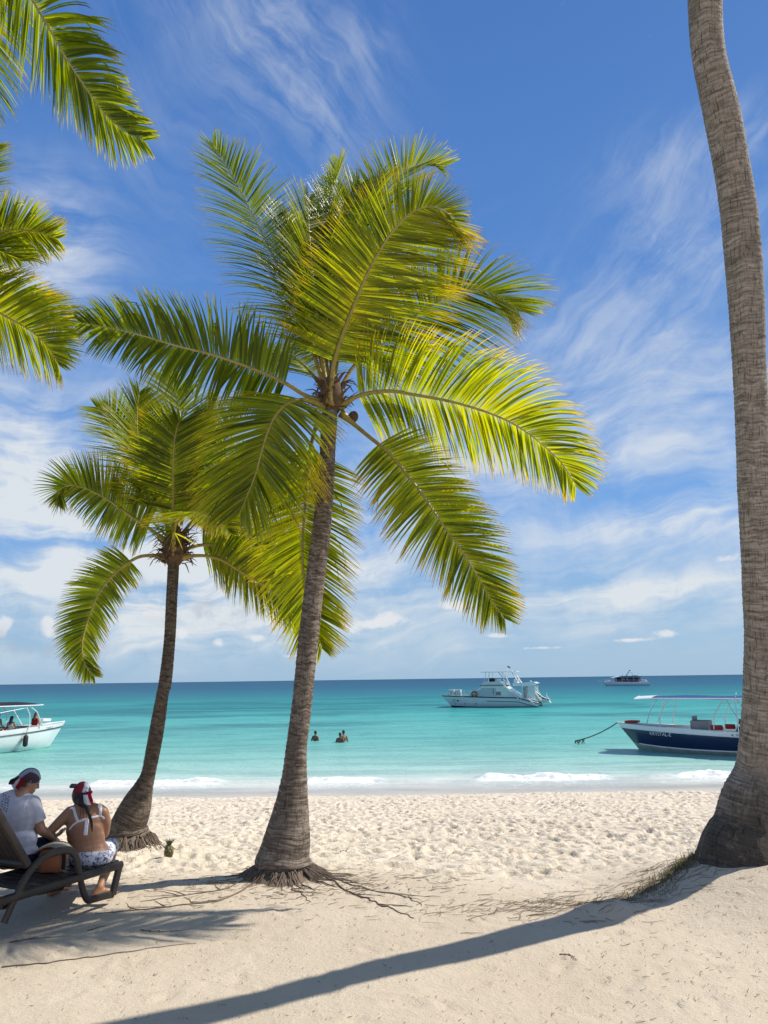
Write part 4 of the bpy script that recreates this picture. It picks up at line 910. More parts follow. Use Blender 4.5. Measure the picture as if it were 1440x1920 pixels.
# ---------------------------------------------------------------- white boat at the left edge
def white_boat():
    bt = empty('motor_boat'); tag(bt, 'white open motor boat with dark awning at the left edge of the picture', 'boat')
    sheer = lambda t: 1.02 + 0.42 * max(0, t - 0.2) ** 1.3 - 0.36 * (1 - min(1, max(0, (t - 0.16) / 0.20)))
    S = stations(8.8, 2.6, sheer, lambda t: 0.10 + 0.46 * max(0, t - 0.5) ** 1.5, lambda t: -0.45 + 0.40 * max(0, t - 0.8) / 0.2, 0.9, band=0.24, fine=2.8)
    hl = hull(S, [0, 0, 0, 0, 1]).build('hull', [WHITE, BOTTOM], bt)
    m = MB(); inner = [[s[0] for s in S], [(s[0][0] - (0.10 if i > 25 else 0), max(0.0, s[0][1] - 0.18), s[0][2] + 0.015) for i, s in enumerate(S)], [(s[2][0] - (0.25 if i > 22 else 0), max(0.0, s[2][1] - 0.20), 0.50) for i, s in enumerate(S)]]
    for sg in (1, -1): m.sheet([[(p[0], sg * p[1], p[2]) for p in row] for row in inner])
    m.mat = 1; m.sheet([[(p[0], p[1] * f, 0.50) for f in (1, .5, 0, -.5, -1)] for p in inner[2]]); m.build('deck', [WHITE, OFFWHITE], bt)
    m = MB(); m.sheet([[(s[0][0], s[0][1] * f, s[0][2] + 0.02 + 0.04 * (1 - f * f)) for f in (0.9, .45, 0, -.45, -.9)] for s in S[24:]]); m.build('foredeck', WHITE, bt)
    m = MB()
    for sg in (1, -1): m.tube([(s[1][0], sg * (s[1][1] + 0.012), s[1][2]) for s in S], 0.030, 6)
    m.build('rub_rail', STRIPE, bt)
    m = MB()
    for sg in (1, -1): m.box((-0.1, sg * 0.70, 0.74), (2.8, 0.40, 0.50), bev=0.05)
    m.build('side_bench', GREYFIT, bt)
    m = MB(); m.box((-0.9, 0.0, 0.95), (0.8, 1.0, 1.0), bev=0.06); m.build('console', WHITE, bt)
    m = MB(); m.box((3.2, 0.1, 1.50), (0.5, 0.6, 0.14), bev=0.06); m.build('bow_cushion', WHITE, bt)
    zt = 2.36; m = MB()
    for dz in (0.0, -0.05): m.sheet([[(x, y, zt + dz + 0.17 * (1 - (y / 1.15) ** 2) * (1 - max(0, (x - 1.2) / 1.4) ** 2) ) for y in np.linspace(-1.15, 1.15, 9)] for x in np.linspace(-3.6, 2.2, 16)])
    aw = m.build('awning', DARKCLOTH, bt)
    m = MB(); m.tube([(-3.6, 1.17, zt - .02), (2.1, 1.17, zt - .02), (2.45, 0.9, zt - .02), (2.5, 0, zt), (2.45, -0.9, zt - .02), (2.1, -1.17, zt - .02), (-3.6, -1.17, zt - .02)], 0.032, 7); m.build('awning_edge', WTUBE, aw)
    m = MB()
    for sg in (1, -1):
        m.tube([(1.55, sg * 1.12, zt - 0.03), (2.0, sg * 1.12, 2.0), (2.45, sg * 1.0, 1.25)], 0.030, 7)
        m.tube([(1.35, sg * 1.12, zt - 0.03), (1.6, sg * 1.14, 1.9), (1.65, sg * 1.12, 1.2)], 0.030, 7)
        m.tube([(-1.05, sg * 1.12, zt - 0.03), (-1.3, sg * 1.16, 1.9), (-0.8, sg * 1.15, 1.55), (-0.5, sg * 1.15, 1.05)], 0.030, 7)
        m.tube([(-1.1, sg * 1.12, zt - 0.5), (1.5, sg * 1.12, zt - 0.12)], 0.018, 6)
        m.tube([(-3.4, sg * 1.12, zt - 0.03), (-3.5, sg * 1.12, 0.8)], 0.030, 7)
    m.build_pieces('awning_post', WTUBE, bt)
    m = MB(); m.tube([(-1.2, -1.1, zt), (-1.9, -1.1, zt + 1.1)], [0.022, 0.008], 6); m.build('antenna', WTUBE, bt)
    m = MB(); m.box((-4.62, 0.0, 0.8), (0.4, 0.55, 0.9), bev=0.1); m.build('outboard_motor', GREYFIT, bt)
    lettering(bt, 'DPS-1', 0.22, (3.05, -1.3, 0.98), (1, 0.28, 0.10), (0, 0, 1), GREYFIT, bvh_of(hl))
    return bt, S
bw, SW = white_boat(); fw = Vector((0.56, 0.83, 0)).normalized()
bow = P(122, 1352, 42.0); c0 = Vector((bow.x, bow.y, 0)) - fw * 4.4; place(bw, c0.x, c0.y, fw)
BW = Matrix.Translation(bw.location) @ Matrix.Rotation(math.atan2(fw.y, fw.x), 4, 'Z')
def fender(x, label):
    i = int(round((x + 4.4) / 8.8 * 33)); s = SW[i]
    p = BW @ Vector((s[1][0], -(s[1][1] + 0.14), s[1][2] - 0.38))
    o = empty('fender', p); tag(o, label, 'fender', 'fenders on the white boat')
    m = MB(); m.lathe([(0.02, -0.30), (0.09, -0.27), (0.125, -0.2), (0.125, 0.2), (0.09, 0.27), (0.03, 0.31)], (0, 0, 0), 12); m.build('fender_body', BLACK, o)
    m = MB(); m.tube([(0, 0, 0.3), (0.02, 0.05, 0.62)], 0.014, 5); m.build('fender_line', ROPE, o)
fender(-0.9, 'black fender on the white hull nearer the left edge of the picture')
fender(1.6, 'black fender on the white hull under the front awning post')

# ---------------------------------------------------------------- the big power catamaran
def catamaran():
    bt = empty('catamaran'); tag(bt, 'pale power catamaran with sloping cabin, flybridge and stern ladders on the open water', 'boat')
    sheer = lambda t: 1.35 + 0.42 * t ** 1.2 - (0.0 if t > 0.2 else (0.2 - t) / 0.2 * 0.75)
    for y0 in (1.75, -1.75):
        S = stations(12.4, 1.75, sheer, lambda t: 0.10 + 0.6 * max(0, t - 0.6) ** 1.3, lambda t: -0.45 + 0.30 * max(0, t - 0.8) / 0.2, 1.5, band=0.16, fine=2.4, flare=0.92)
        m = hull(S, [0, 1, 1, 2, 2], y0=y0); m.mat = 1
        m.sheet([[(s[0][0], y0 + s[0][1] * f, s[0][2] + 0.01) for f in (1, 0, -1)] for s in S])
        h = m.build('hull', [STRIPE, PALEBLUE, STRIPE], bt)
        if y0 > 0: hp = h; SP = S
    m = MB(); m.sheet([[(s[1][0], y0 + (s[1][1] + .012), s[1][2]-0.42) for y0 in (1.75,)] + [(s[1][0], 1.75 + s[1][1] + .012, s[1][2]-0.50)] for s in SP[2:18]]); m.build('lower_stripe', STRIPE, hp)
    m = MB(); m.box((0.3, 0, 1.18), (11.0, 3.4, 0.30), bev=0.05); m.box((3.6, 0, 1.50), (4.2, 3.6, 0.16), bev=0.04); m.build('bridge_deck', OFFWHITE, bt)
    # cabin: long sloping front, side glazing
    prof = [(3.0, 1.45), (0.65, 3.20), (-1.9, 3.20), (-4.2, 1.30), (-4.2, 1.05), (3.0, 1.05)]
    m = MB(); m.prism(prof, (0, 4.6, 0)); cb = m.build('cabin', PALEBLUE, bt)
    m = MB(); m.prism([(2.35, 1.62), (0.75, 2.82), (-1.0, 2.82), (-1.0, 1.62)], (0, 4.64, 0)); m.build('window', principled('cabin_side', (0.42, 0.52, 0.54), 0.2, 0.5, var=0.08), cb)
    m = MB(); m.prism([(-0.72, 1.95), (-0.72, 2.75), (-0.62, 2.75), (-0.62, 1.95)], (0, 4.68, 0)); m.box((-1.3, 2.33, 2.0), (0.6, 0.06, 0.5)); m.build('door_trim', GLASSD, cb)
    m = MB(); m.prism([(1.0, 3.20), (0.55, 3.72), (-1.2, 3.72), (-2.3, 3.20)], (0, 4.2, 0)); fb = m.build('flybridge', PALEBLUE, bt)
    m = MB(); m.prism([(1.02, 3.12), (1.02, 3.20), (-2.1, 3.20), (-2.1, 3.12)], (0, 4.68, 0)); m.build('dark_band', STRIPE, fb)
    m = MB(); m.box((-0.3, 0.6, 4.0), (0.7, 0.6, 0.55), bev=0.08); m.build('helm_seat', BLACK, fb)
    m = MB(); m.box((0.1, -0.5, 4.02), (0.4, 0.9, 0.5), bev=0.06); m.box((-1.2, .9, 3.85), (.5, .5, .55), bev=.08); m.build('console', WHITE, fb)
    m = MB(); m.box((-1.3, 0, 5.18), (4.6, 3.4, 0.10), bev=0.04); m.box((-1.3, 0, 5.25), (3.4, 2.6, 0.07), bev=0.03); m.build('hard_top', WHITE, fb)
    m = MB()
    for y in (1.4, -1.4):
        m.tube([(0.55, y, 3.6), (0.35, y, 5.15)], 0.035, 7); m.tube([(0.0, y, 3.6), (-0.1, y, 5.15)], 0.035, 7)
        m.tube([(-1.3, y, 5.15), (-1.9, y, 4.2), (-2.2, y, 3.3)], [0.06, 0.08, 0.12], 7); m.tube([(-3.0, y, 5.15), (-3.4, y, 4.3), (-3.9, y, 3.3)], [0.06, 0.08, 0.12], 7)
    m.build_pieces('hard_top_post', WTUBE, fb)
    # raised aft deck with its own side coaming
    m = MB(); m.prism([(-3.2, 3.05), (-3.1, 3.45), (-5.7, 3.62), (-6.1, 3.42), (-5.3, 3.05)], (0, 4.4, 0)); m.build('aft_roof', WHITE, bt)
    m = MB(); m.box((-3.5, 1.6, 3.75), (0.6, 0.5, 0.6), bev=0.18); m.build('life_raft_case', PALEBLUE, bt)
    m = MB()
    for y in (2.1, -2.1): m.box((-4.3, y, 2.15), (0.18, 0.12, 1.8), bev=0.02); m.box((-5.4, y, 2.15), (0.9, 0.10, 1.8), bev=0.02)
    m.build_pieces('aft_pillar', PALEBLUE, bt)
    m = MB(); m.box((-4.5, 0, 2.0), (0.5, 2.6, 1.7), bev=0.05); m.build('aft_bulkhead', principled('panel_painted_shade', (0.40, 0.46, 0.50), 0.5, 0.4), bt)  # bulkhead colour darkened, with its shade put into the paint
    def stair(x0, z0, x1, z1, y, w, n, name='ladder'):
        mm = MB()
        for dy in (-w / 2, w / 2):
            mm.tube([(x0, y + dy, z0), (x1, y + dy, z1)], 0.05, 6); mm.tube([(x0 - 0.05, y + dy, z0 + 0.75), (x1 - 0.05, y + dy, z1 + 0.75)], 0.028, 6)
            for k in (0, .5, 1): mm.tube([(x0 + (x1 - x0) * k, y + dy, z0 + (z1 - z0) * k), (x0 + (x1 - x0) * k - .05, y + dy, z0 + (z1 - z0) * k + .75)], 0.022, 5)
        for k in range(n):
            t = (k + .5) / n; mm.box((x0 + (x1 - x0) * t, y, z0 + (z1 - z0) * t), (0.26, w, 0.05))
        return mm.build(name, WHITE, bt)
    stair(-2.0, 3.3, -4.1, 0.9, 2.42, 0.6, 9); stair(-5.2, 3.1, -6.4, 0.9, 0.9, 0.7, 8); stair(-4.9, 1.3, -6.0, 0.15, 2.3, 0.7, 6); stair(-5.6, 1.3, -6.2, 0.3, -1.75, 0.8, 4)
    m = MB(); 
    for dy, hh in ((-0.42, .22), (0.0, 0.0), (0.42, .22)):
        pth = crom([(-4.4, 3.05), (-5.2, 2.5), (-5.9, 1.65), (-6.6, 1.05), (-7.3, .85)], 16)
        m.sheet([[(x, -1.5 + dy - .04, z + hh), (x, -1.5 + dy + .04, z + hh), (x, -1.5 + dy + (.42 if dy <= 0 else -.42) * (dy != 0), z), (x, -1.5 + dy, z - .08)] for x, z in pth])
    m.build('slide', WHITE, bt); m = MB(); m.prism([(-5.6, 1.2), (-7.0, 1.0), (-7.4, 0.5), (-5.6, 0.5)], (0, 1.5, 0), (0, -1.75, 0)); m.build('stern_wing', PALEBLUE, bt)
    for y in (2.5, -2.5):
        m = MB(); m.tube([(5.9, y * .6, 2.3), (4.6, y, 2.35), (1.6, y, 2.2)], 0.022, 6)
        for x in (5.6, 4.9, 4.0, 3.1, 2.3): m.tube([(x, y * (.75 if x > 5 else 1), 1.65), (x, y * (.75 if x > 5 else 1), 2.33)], 0.018, 5)
        m.build('bow_rail', ALU, bt)
    m = MB(); m.tube([(-6.9, -2.3, 0.9), (-6.9, -2.3, 1.9), (-6.9, -1.1, 1.9), (-6.9, -1.1, .9)], 0.03, 6); m.tube([(-7.2, -2.3, 0.8), (-6.9, -2.3, 1.6)], 0.025, 6); m.build('stern_rail', WTUBE, bt)
    m = MB(); m.tube([(-2.3, 0.2, 5.2), (-2.3, 0.2, 6.1)], [0.025, 0.012], 6); m.tube([(-.2, .6, 5.2), (-1.9, .6, 6.0)], [.02, .008], 5); mast = m.build('flag_staff', WTUBE, bt)
    m = MB(); m.sheet([[(-2.32 - 0.06 * k, 0.2 + 0.05 * math.sin(k), 6.08 - 0.03 * k), (-2.32 - 0.06 * k, 0.2 + 0.05 * math.sin(k + .5), 5.86 - 0.03 * k)] for k in range(7)]); m.build('flag', NAVY, mast)
    bv = bvh_of(hp)
    lettering(bt, 'VIP', 0.30, (4.75, 2.7, 0.98), (-1, 0.1, 0), (0, 0, 1), LETTER_D, bv); lettering(bt, 'ESPINAL', 0.14, (4.85, 2.7, 0.78), (-1, 0.1, 0), (0, 0, 1), LETTER_D, bv)
    m = MB(); m.ball((3.95, 2.42, 0.98), (0.14, 0.05, 0.11), 10, 7); m.build('porthole', STRIPE, hp)
    m = MB()
    for x in (4.2, 1.6, 3.0): m.tube([(x, 2.45, 0.55), (x, 2.62, 0.5)], 0.06, 8)
    m.build('through_hull', STRIPE, hp)
    return bt
bc = catamaran(); fw = Vector((-0.955, 0.297, 0)).normalized()
bowc = P(827, 1296, 90.5); c0 = Vector((bowc.x, bowc.y, 0)) - fw * 5.9 + Vector((fw.y, -fw.x, 0)) * 1.75
place(bc, c0.x, c0.y, fw); bc.scale = (0.95, 0.95, 0.80)
BC = Matrix.Translation(bc.location) @ Matrix.Rotation(math.atan2(fw.y, fw.x), 4, 'Z') @ Matrix.Diagonal((0.95, 0.95, 0.80, 1))
for k, (x, y) in enumerate(((4.95, 1.9), (4.55, 2.1), (4.1, 1.95), (3.7, 2.1))):
    p = BC @ Vector((x, y, 1.76)); o = empty('drum', p); tag(o, ['white drum nearest the bow of the pale catamaran', 'second white drum from the bow of the pale catamaran', 'third white drum from the bow of the pale catamaran', 'white drum nearest the lifebuoy on the pale catamaran'][k], 'drum', 'white drums on the catamaran foredeck')
    m = MB(); m.lathe([(0.20, 0), (0.23, 0.03), (0.23, 0.30), (0.24, 0.32), (0.23, 0.34), (0.23, 0.62), (0.21, 0.66)], (0, 0, 0), 14); m.build('drum_body', CRATE, o)
    m = MB(); m.lathe([(0.20, 0.665), (0.20, 0.70), (0.05, 0.71)], (0, 0, 0), 14); m.build('lid', CRATE, o)
p = BC @ Vector((1.75, 2.55, 1.95)); o = empty('lifebuoy', p, math.atan2(fw.y, fw.x)); tag(o, 'dark orange ring lifebuoy hung on the catamaran side rail', 'lifebuoy')
m = MB(); m.tube([(0.30 * math.cos(t), 0, 0.30 * math.sin(t)) for t in np.linspace(0, 2 * math.pi, 22)], 0.085, 9, cap=False); m.build('ring', ORANGE, o)
m = MB()
for t in (0.7, 2.3, 3.9, 5.4): m.tube([(0.30 * math.cos(t + e), 0, 0.30 * math.sin(t + e)) for e in (-.12, 0, .12)], 0.092, 9)
m.build('band', BLACK, o)

# ---------------------------------------------------------------- party catamaran far out
def far_cat():
    bt = empty('catamaran'); tag(bt, 'distant white party catamaran with dark roofed deck full of passengers near the horizon', 'boat')
    for y0 in (2.3, -2.3):
        S = stations(15, 1.8, lambda t: 1.35 + 0.45 * t, lambda t: 0.2 + 0.7 * max(0, t - 0.6), lambda t: -0.4, 2.2, band=0.15, fine=2.2, flare=0.92)
        m = hull(S, [0, 0, 1, 1, 1], y0=y0); m.sheet([[(s[0][0], y0 + s[0][1] * f, s[0][2] + 0.01) for f in (1, 0, -1)] for s in S]); m.build('hull', [WHITE, PALEBLUE], bt)
    m = MB(); m.box((-0.8, 0, 1.42), (12.4, 5.6, 0.22), bev=0.04); m.build('deck', OFFWHITE, bt)
    m = MB(); m.prism([(3.2, 3.55), (1.2, 4.05), (-3.6, 4.05), (-5.0, 3.75), (-5.0, 3.5), (3.2, 3.42)], (0, 5.6, 0)); rf = m.build('roof', principled('awning_grey_blue', (0.20, 0.25, 0.33), 0.7, 0.3), bt)
    m = MB(); m.prism([(4.1, 3.35), (1.6, 4.0), (1.6, 3.85), (4.1, 3.25)], (0, 5.2, 0)); m.box((-3.5, 0, 4.22), (1.6, 2.4, 0.28), bev=0.06); m.build('roof_panel', WHITE, rf)
    m = MB(); m.box((-0.9, 0, 2.45), (7.8, 2.2, 1.85), bev=0.05); m.build('bar_cabin', STRIPE, bt)
    m = MB()
    for x in (3.0, 1.2, -0.6, -2.4, -4.2, -4.9):
        for y in (2.6, -2.6): m.tube([(x, y, 1.5), (x, y, 3.5)], 0.05, 6)
    for z in (2.0, 2.45):
        for y in (2.75, -2.75): m.tube([(6.2, y * .9, z), (-5.6, y, z)], 0.03, 6)
    m.build('deck_rail', WTUBE, bt)
    m = MB(); m.tube([(-0.6, 0, 4.0), (-1.5, 0, 5.6), (-1.75, 0, 6.4)], [0.16, 0.12, 0.05], 8); m.tube([(0.6, 0, 4.0), (0.6, 0, 4.9)], 0.06, 6); m.tube([(-2.6, 0, 4.1), (-2.6, 0, 5.6)], 0.05, 6); m.tube([(-1.5, .1, 5.5), (-2.5, .1, 5.3)], .04, 5); ms = m.build('mast', GREYFIT, bt)
    m = MB(); m.box((-1.95, 0, 6.2), (0.45, 0.04, 0.35)); m.build('flag', NAVY, ms)
    m = MB(); m.box((-5.9, 1.8, 1.9), (1.6, 1.4, 0.9), bev=0.1); m.box((-6.9, -1.6, 1.2), (1.2, 1.4, 0.7), bev=0.1); m.prism([(-5.2, 2.6), (-7.4, 1.1), (-7.4, 0.6), (-5.2, 0.6)], (0, .15, 0), (0, 2.9, 0)); m.build('stern_steps', WHITE, bt)
    m = MB(); m.box((5.0, 0.8, 1.85), (1.2, 1.2, 0.6), bev=0.15); m.box((6.1, 0, 1.75), (.7, 1.6, .4), bev=.1); m.tube([(7.4, 0, 1.9), (8.7, 0, 2.0)], 0.06, 6); m.tube([(6.6, 1.5, 1.8), (6.6, 1.5, 2.9)], 0.03, 5); m.build('bow_locker', WHITE, bt)
    return bt
bf = far_cat(); fw = Vector((-0.99, 0.12, 0)).normalized()
pf = G(1172, 1285.5, SEA); bf_s = 0.96
place(bf, pf.x, pf.y, fw); bf.scale = (1.1, 1.0, 0.86)
BF = Matrix.Translation(bf.location) @ Matrix.Rotation(math.atan2(fw.y, fw.x), 4, 'Z') @ Matrix.Diagonal((1.1, 1.0, 0.86, 1))
# ================================================================ PEOPLE, LOUNGER, SMALL THINGS
def skin_mat(name, col, rough=0.5):
    m, nt, out = material(name); co = nt.node('ShaderNodeTexCoord').outputs['Object']
    c = nt.mix(nt.rng(nt.noise(co, 9, 4), 0.3, 0.7), col, tuple(x * 0.82 for x in col))
    b = nt.node('ShaderNodeBsdfPrincipled', {'Base Color': c, 'Roughness': rough}); b.inputs['Subsurface Weight'].default_value = 0.12
    b.inputs['Subsurface Radius'].default_value = (0.02, 0.008, 0.004)
    nt.put(b.inputs['Normal'], nt.bump(nt.noise(co, 160, 3), 0.12, 0.004)); nt.l.new(b.outputs[0], out.inputs[0]); return m
SKIN_W = skin_mat('skin_tan', (0.40, 0.205, 0.115)); SKIN_M = skin_mat('skin_warm', (0.40, 0.22, 0.145)); SKIN_D = skin_mat('skin_brown', (0.20, 0.10, 0.055))
HAIR = principled('hair_dark', (0.022, 0.015, 0.012), 0.5, 0.5, var=0.5, vscale=40, bump=0.6, bscale=120)
def cloth(name, c, var=0.1): return principled(name, c, 0.9, 0.15, var=var, vscale=7, bump=0.45, bscale=22)
TEE = cloth('white_cotton', (0.50, 0.51, 0.58)); NAVYC = cloth('navy_cotton', (0.012, 0.018, 0.045)); BIK = cloth('white_strap', (0.80, 0.80, 0.84))
DRK = cloth('dark_cotton', (0.02, 0.02, 0.022)); REDC = cloth('red_cotton', (0.22, 0.012, 0.02)); GREYC = cloth('grey_cotton', (0.10, 0.10, 0.12)); TEALC = cloth('pale_top', (0.62, 0.62, 0.60))
def remesh(mb, name, mat, parent=None, voxel=0.008, smooth=6):
    """fuse overlapping closed pieces into one continuous skin"""
    me = raw_mesh('tmp', mb.V, mb.F, mat, True); bm = bmesh.new(); bm.from_mesh(me); bmesh.ops.remove_doubles(bm, verts=bm.verts, dist=1e-6); bmesh.ops.recalc_face_normals(bm, faces=bm.faces); bm.to_mesh(me); bm.free()
    o = bpy.data.objects.new('tmp', me); COL.objects.link(o)
    r = o.modifiers.new('r', 'REMESH'); r.mode = 'VOXEL'; r.voxel_size = voxel; r.use_smooth_shade = True
    if smooth: s = o.modifiers.new('s', 'SMOOTH'); s.iterations = smooth; s.factor = 0.5
    dg = bpy.context.evaluated_depsgraph_get(); dg.update()
    out = bpy.data.meshes.new_from_object(o.evaluated_get(dg)); bpy.data.objects.remove(o); bpy.data.meshes.remove(me)
    out.name = name; out.materials.clear(); out.materials.append(mat)
    out.polygons.foreach_set('use_smooth', [True] * len(out.polygons))
    return link(name, out, parent)
def limb(mb, pts):
    """tapering limb through (point, radius) joints, rounded at the joints"""
    for (p, r) in pts: mb.ball(p, r, 14, 9)
    for (p, r), (q, s) in zip(pts[:-1], pts[1:]): mb.tube([p, q], [r, s], 14)
def hand(mb, wrist, d, palm_n, side, k=1.0, curl=0.5):
    """palm, four unequal curled fingers and a thumb off the side of the palm"""
    d = Vector(d).normalized(); pn = Vector(palm_n); pn = (pn - d * pn.dot(d)).normalized(); s = d.cross(pn) * side
    w = Vector(wrist); c = w + d * 0.045 * k
    mb.tube([w, w + d * 0.03 * k, w + d * 0.085 * k], [0.026 * k, 0.036 * k, 0.040 * k], 12, flat=(1.0, 0.42, tuple(pn)))
    for j, (off, ln) in enumerate(((-0.030, 0.070), (-0.010, 0.080), (0.010, 0.074), (0.029, 0.058))):
        p = w + d * 0.082 * k + s * off * k; dd = d.copy(); pts = [(p, 0.0095 * k)]
        for q in range(3):
            a = curl * (0.35 + 0.45 * q); dv = d * math.cos(a) + pn * math.sin(a) + s * off * 2.0
            p = p + dv.normalized() * ln * k * (0.42, 0.32, 0.26)[q]; pts.append((p, (0.0092, 0.0085, 0.0072)[q] * k))
        limb(mb, pts)
    p = w + d * 0.030 * k - s * 0.034 * k; t1 = p + (d * 0.6 - s * 0.7 + pn * 0.35).normalized() * 0.036 * k; t2 = t1 + (d * 0.85 - s * 0.25 + pn * 0.5).normalized() * 0.030 * k
    limb(mb, [(w + d * 0.018 * k - s * 0.018 * k, 0.014 * k), (p, 0.0125 * k), (t1, 0.011 * k), (t2, 0.0088 * k)])
def foot(mb, ankle, toe_dir, k=1.0, floor=None):
    a = Vector(ankle); t = Vector(toe_dir); t.z = 0; t.normalize(); z = a.z - 0.055 * k if floor is None else floor
    h = a - t * 0.045 * k; h.z = z + 0.030 * k
    limb(mb, [(h, 0.032 * k), (Vector((*(a + t * 0.06 * k).to_2d(), z + 0.036 * k)), 0.034 * k), (Vector((*(a + t * 0.125 * k).to_2d(), z + 0.022 * k)), 0.028 * k)])
    limb(mb, [(a, 0.036 * k), (h, 0.034 * k)])
    s = Vector((-t.y, t.x, 0))
    for j in range(5): limb(mb, [(Vector((*(a + t * 0.14 * k + s * (j - 2) * 0.016 * k).to_2d(), z + 0.016 * k)), 0.011 * k), (Vector((*(a + t * (0.185 - 0.010 * j) * k + s * (j - 2) * 0.017 * k).to_2d(), z + 0.012 * k)), 0.0095 * k)])
def face(mb, c, rot, k=1.0):
    """nose, brow, lips, chin and ears added to a head ellipsoid; local axes: -y is where the face looks"""
    L = lambda x, y, z: Vector(c) + rot @ Vector((x * k, y * k, z * k))
    limb(mb, [(L(0, -0.094, 0.018), 0.010 * k), (L(0, -0.112, -0.012), 0.013 * k)])
    for s in (1, -1):
        mb.ball(L(s * 0.034, -0.080, 0.028), (0.024 * k, 0.012 * k, 0.008 * k), 10, 6, rot); mb.ball(L(s * 0.012, -0.106, -0.018), 0.008 * k, 8, 6)
        mb.ball(L(s * 0.080, 0.006, -0.006), (0.010 * k, 0.022 * k, 0.034 * k), 10, 7, rot)
    mb.ball(L(0, -0.094, -0.046), (0.024 * k, 0.010 * k, 0.007 * k), 10, 6, rot); mb.ball(L(0, -0.091, -0.058), (0.020 * k, 0.010 * k, 0.007 * k), 10, 6, rot)
    mb.ball(L(0, -0.070, -0.088), (0.034 * k, 0.028 * k, 0.026 * k), 10, 7, rot)
def eyes(parent, c, rot, k=1.0):
    m = MB()
    for s in (1, -1): m.ball(Vector(c) + rot @ Vector((s * 0.033 * k, -0.086 * k, 0.008 * k)), (0.013 * k, 0.009 * k, 0.008 * k), 10, 6, rot)
    return m.build('eyes', DRK, parent)
def lookrot(d, up=(0, 0, 1)):
    """rotation whose -y axis looks along d"""
    y = -Vector(d).normalized(); z = Vector(up); z = (z - y * z.dot(y)).normalized(); x = y.cross(z); return Matrix((x, y, z)).transposed()
def ribbon(parent, name, pts, bvh, frm, w, mat, off=0.004, n=26):
    """a flat strap laid onto a body, thrown along frm"""
    f = Vector(frm).normalized(); C = [Vector(q) for q in crom(pts, n)]; Q = []
    for q in C:
        h = bvh.ray_cast(q - f * 0.6, f, 1.5); Q.append((h[0], h[1]) if h[0] is not None else (q, -f))
    m = MB(); rows = []
    for i, (q, nn) in enumerate(Q):
        t = (Q[min(i + 1, n - 1)][0] - Q[max(i - 1, 0)][0]).normalized(); s = t.cross(nn).normalized()
        rows.append([q - s * w / 2 + nn * 0.001, q - s * w * 0.3 + nn * off, q + s * w * 0.3 + nn * off, q + s * w / 2 + nn * 0.001])
    m.sheet(rows); return m.build(name, mat, parent)

# ---------------------------------------------------------------- sun lounger
PLASTIC = principled('brown_resin', (0.026, 0.021, 0.019), 0.42, 0.45, var=0.2, vscale=4, bump=0.15, bscale=90)
g0 = gz(-2.9, 6.6)
R0 = G(45, 1677, 0.33 + g0); R1 = G(228, 1621, 0.33 + g0)
LD = (R1 - R0); LD.z = 0; LD.normalize(); LN = Vector((-LD.y, LD.x, 0)); LW = 0.64           # along it, and towards its far side
def onplane(px, py, off=0.0):
    """point of the vertical plane of the near side rail seen at a picture point"""
    d = ray(px, py); o = R0 + LN * off; t = (o - CAM).dot(LN) / d.dot(LN); return CAM + d * t
lg = empty('sun_lounger', (R0.x, R0.y, g0)); tag(lg, 'brown plastic sun lounger with looped armrests under the seated couple', 'sun lounger')
prof_arm = [(7, 1731), (20, 1702), (34, 1672), (47, 1648), (60, 1629), (76, 1612), (94, 1601), (116, 1595), (132, 1595), (141, 1604), (146, 1622), (151, 1650), (157, 1674), (165, 1687), (178, 1685), (196, 1680), (212, 1677)]
A = [onplane(*q) for q in prof_arm]; zfix = [max(p.z, gz(p.x, p.y) + 0.015) for p in A]
for p, z in zip(A, zfix): p.z = z
for off in (0.0, LW):
    m = MB(); path = crom([tuple(p + LN * off) for p in A], 70); m.tube(path, 0.030, 8, flat=(1.05, 0.62, tuple(LN))); m.build('armrest', PLASTIC, lg)
    m = MB(); p0 = onplane(224, 1622) + LN * off; p1 = onplane(211, 1678) + LN * off; p1.z = max(p1.z, gz(p1.x, p1.y) + 0.01)
    m.tube([p0, p0.lerp(p1, .5), p1], 0.036, 8, flat=(1.0, 0.75, tuple(LN))); m.build('leg', PLASTIC, lg)
    m = MB(); a = R0 - LD * 0.75 + LN * off; b_ = R1 + LN * off
    m.tube([a, a.lerp(b_, .35), a.lerp(b_, .7), b_], 0.037, 8, flat=(0.75, 0.95, tuple(Vector((0, 0, 1))))); m.build('side_rail', PLASTIC, lg)
    m = MB(); a = R0 - LD * 0.65 + LN * off; f = a - LD * 0.12; f.z = gz(f.x, f.y); m.tube([a, f], 0.036, 8, flat=(1.0, 0.7, tuple(LN))); m.build('leg', PLASTIC, lg)
m = MB(); Ls = (R1 - R0).dot(LD)
for k in range(11):
    c = R0 + LD * (Ls * (k + 0.5) / 11) + LN * LW / 2; c.z = R0.z + 0.028 + (R1.z - R0.z) * (k + .5) / 11
    m.box(c, (Ls / 11 - 0.014, LW - 0.05, 0.022), rz=math.atan2(LD.y, LD.x), bev=0.006)
m.build('seat', PLASTIC, lg)
bb = onplane(52, 1622, 0.02); bt_ = onplane(0, 1531, 0.02); bd = (bt_ - bb).normalized(); blen = 0.74
m = MB(); bwid = LW - 0.06
for off in (0.0, bwid): m.tube([bb + LN * off, bb + LN * off + bd * blen * .5, bb + LN * off + bd * blen], 0.034, 8, flat=(1.0, 0.8, tuple(LN)))
m.tube([bb + bd * blen, bb + bd * blen + bd * 0.03 + LN * bwid / 2, bb + bd * blen + LN * bwid], 0.034, 8); m.tube([bb, bb + LN * bwid], 0.03, 8)
bn_ = bd.cross(LN).normalized()
rotb = Matrix((bd, LN, bn_)).transposed()
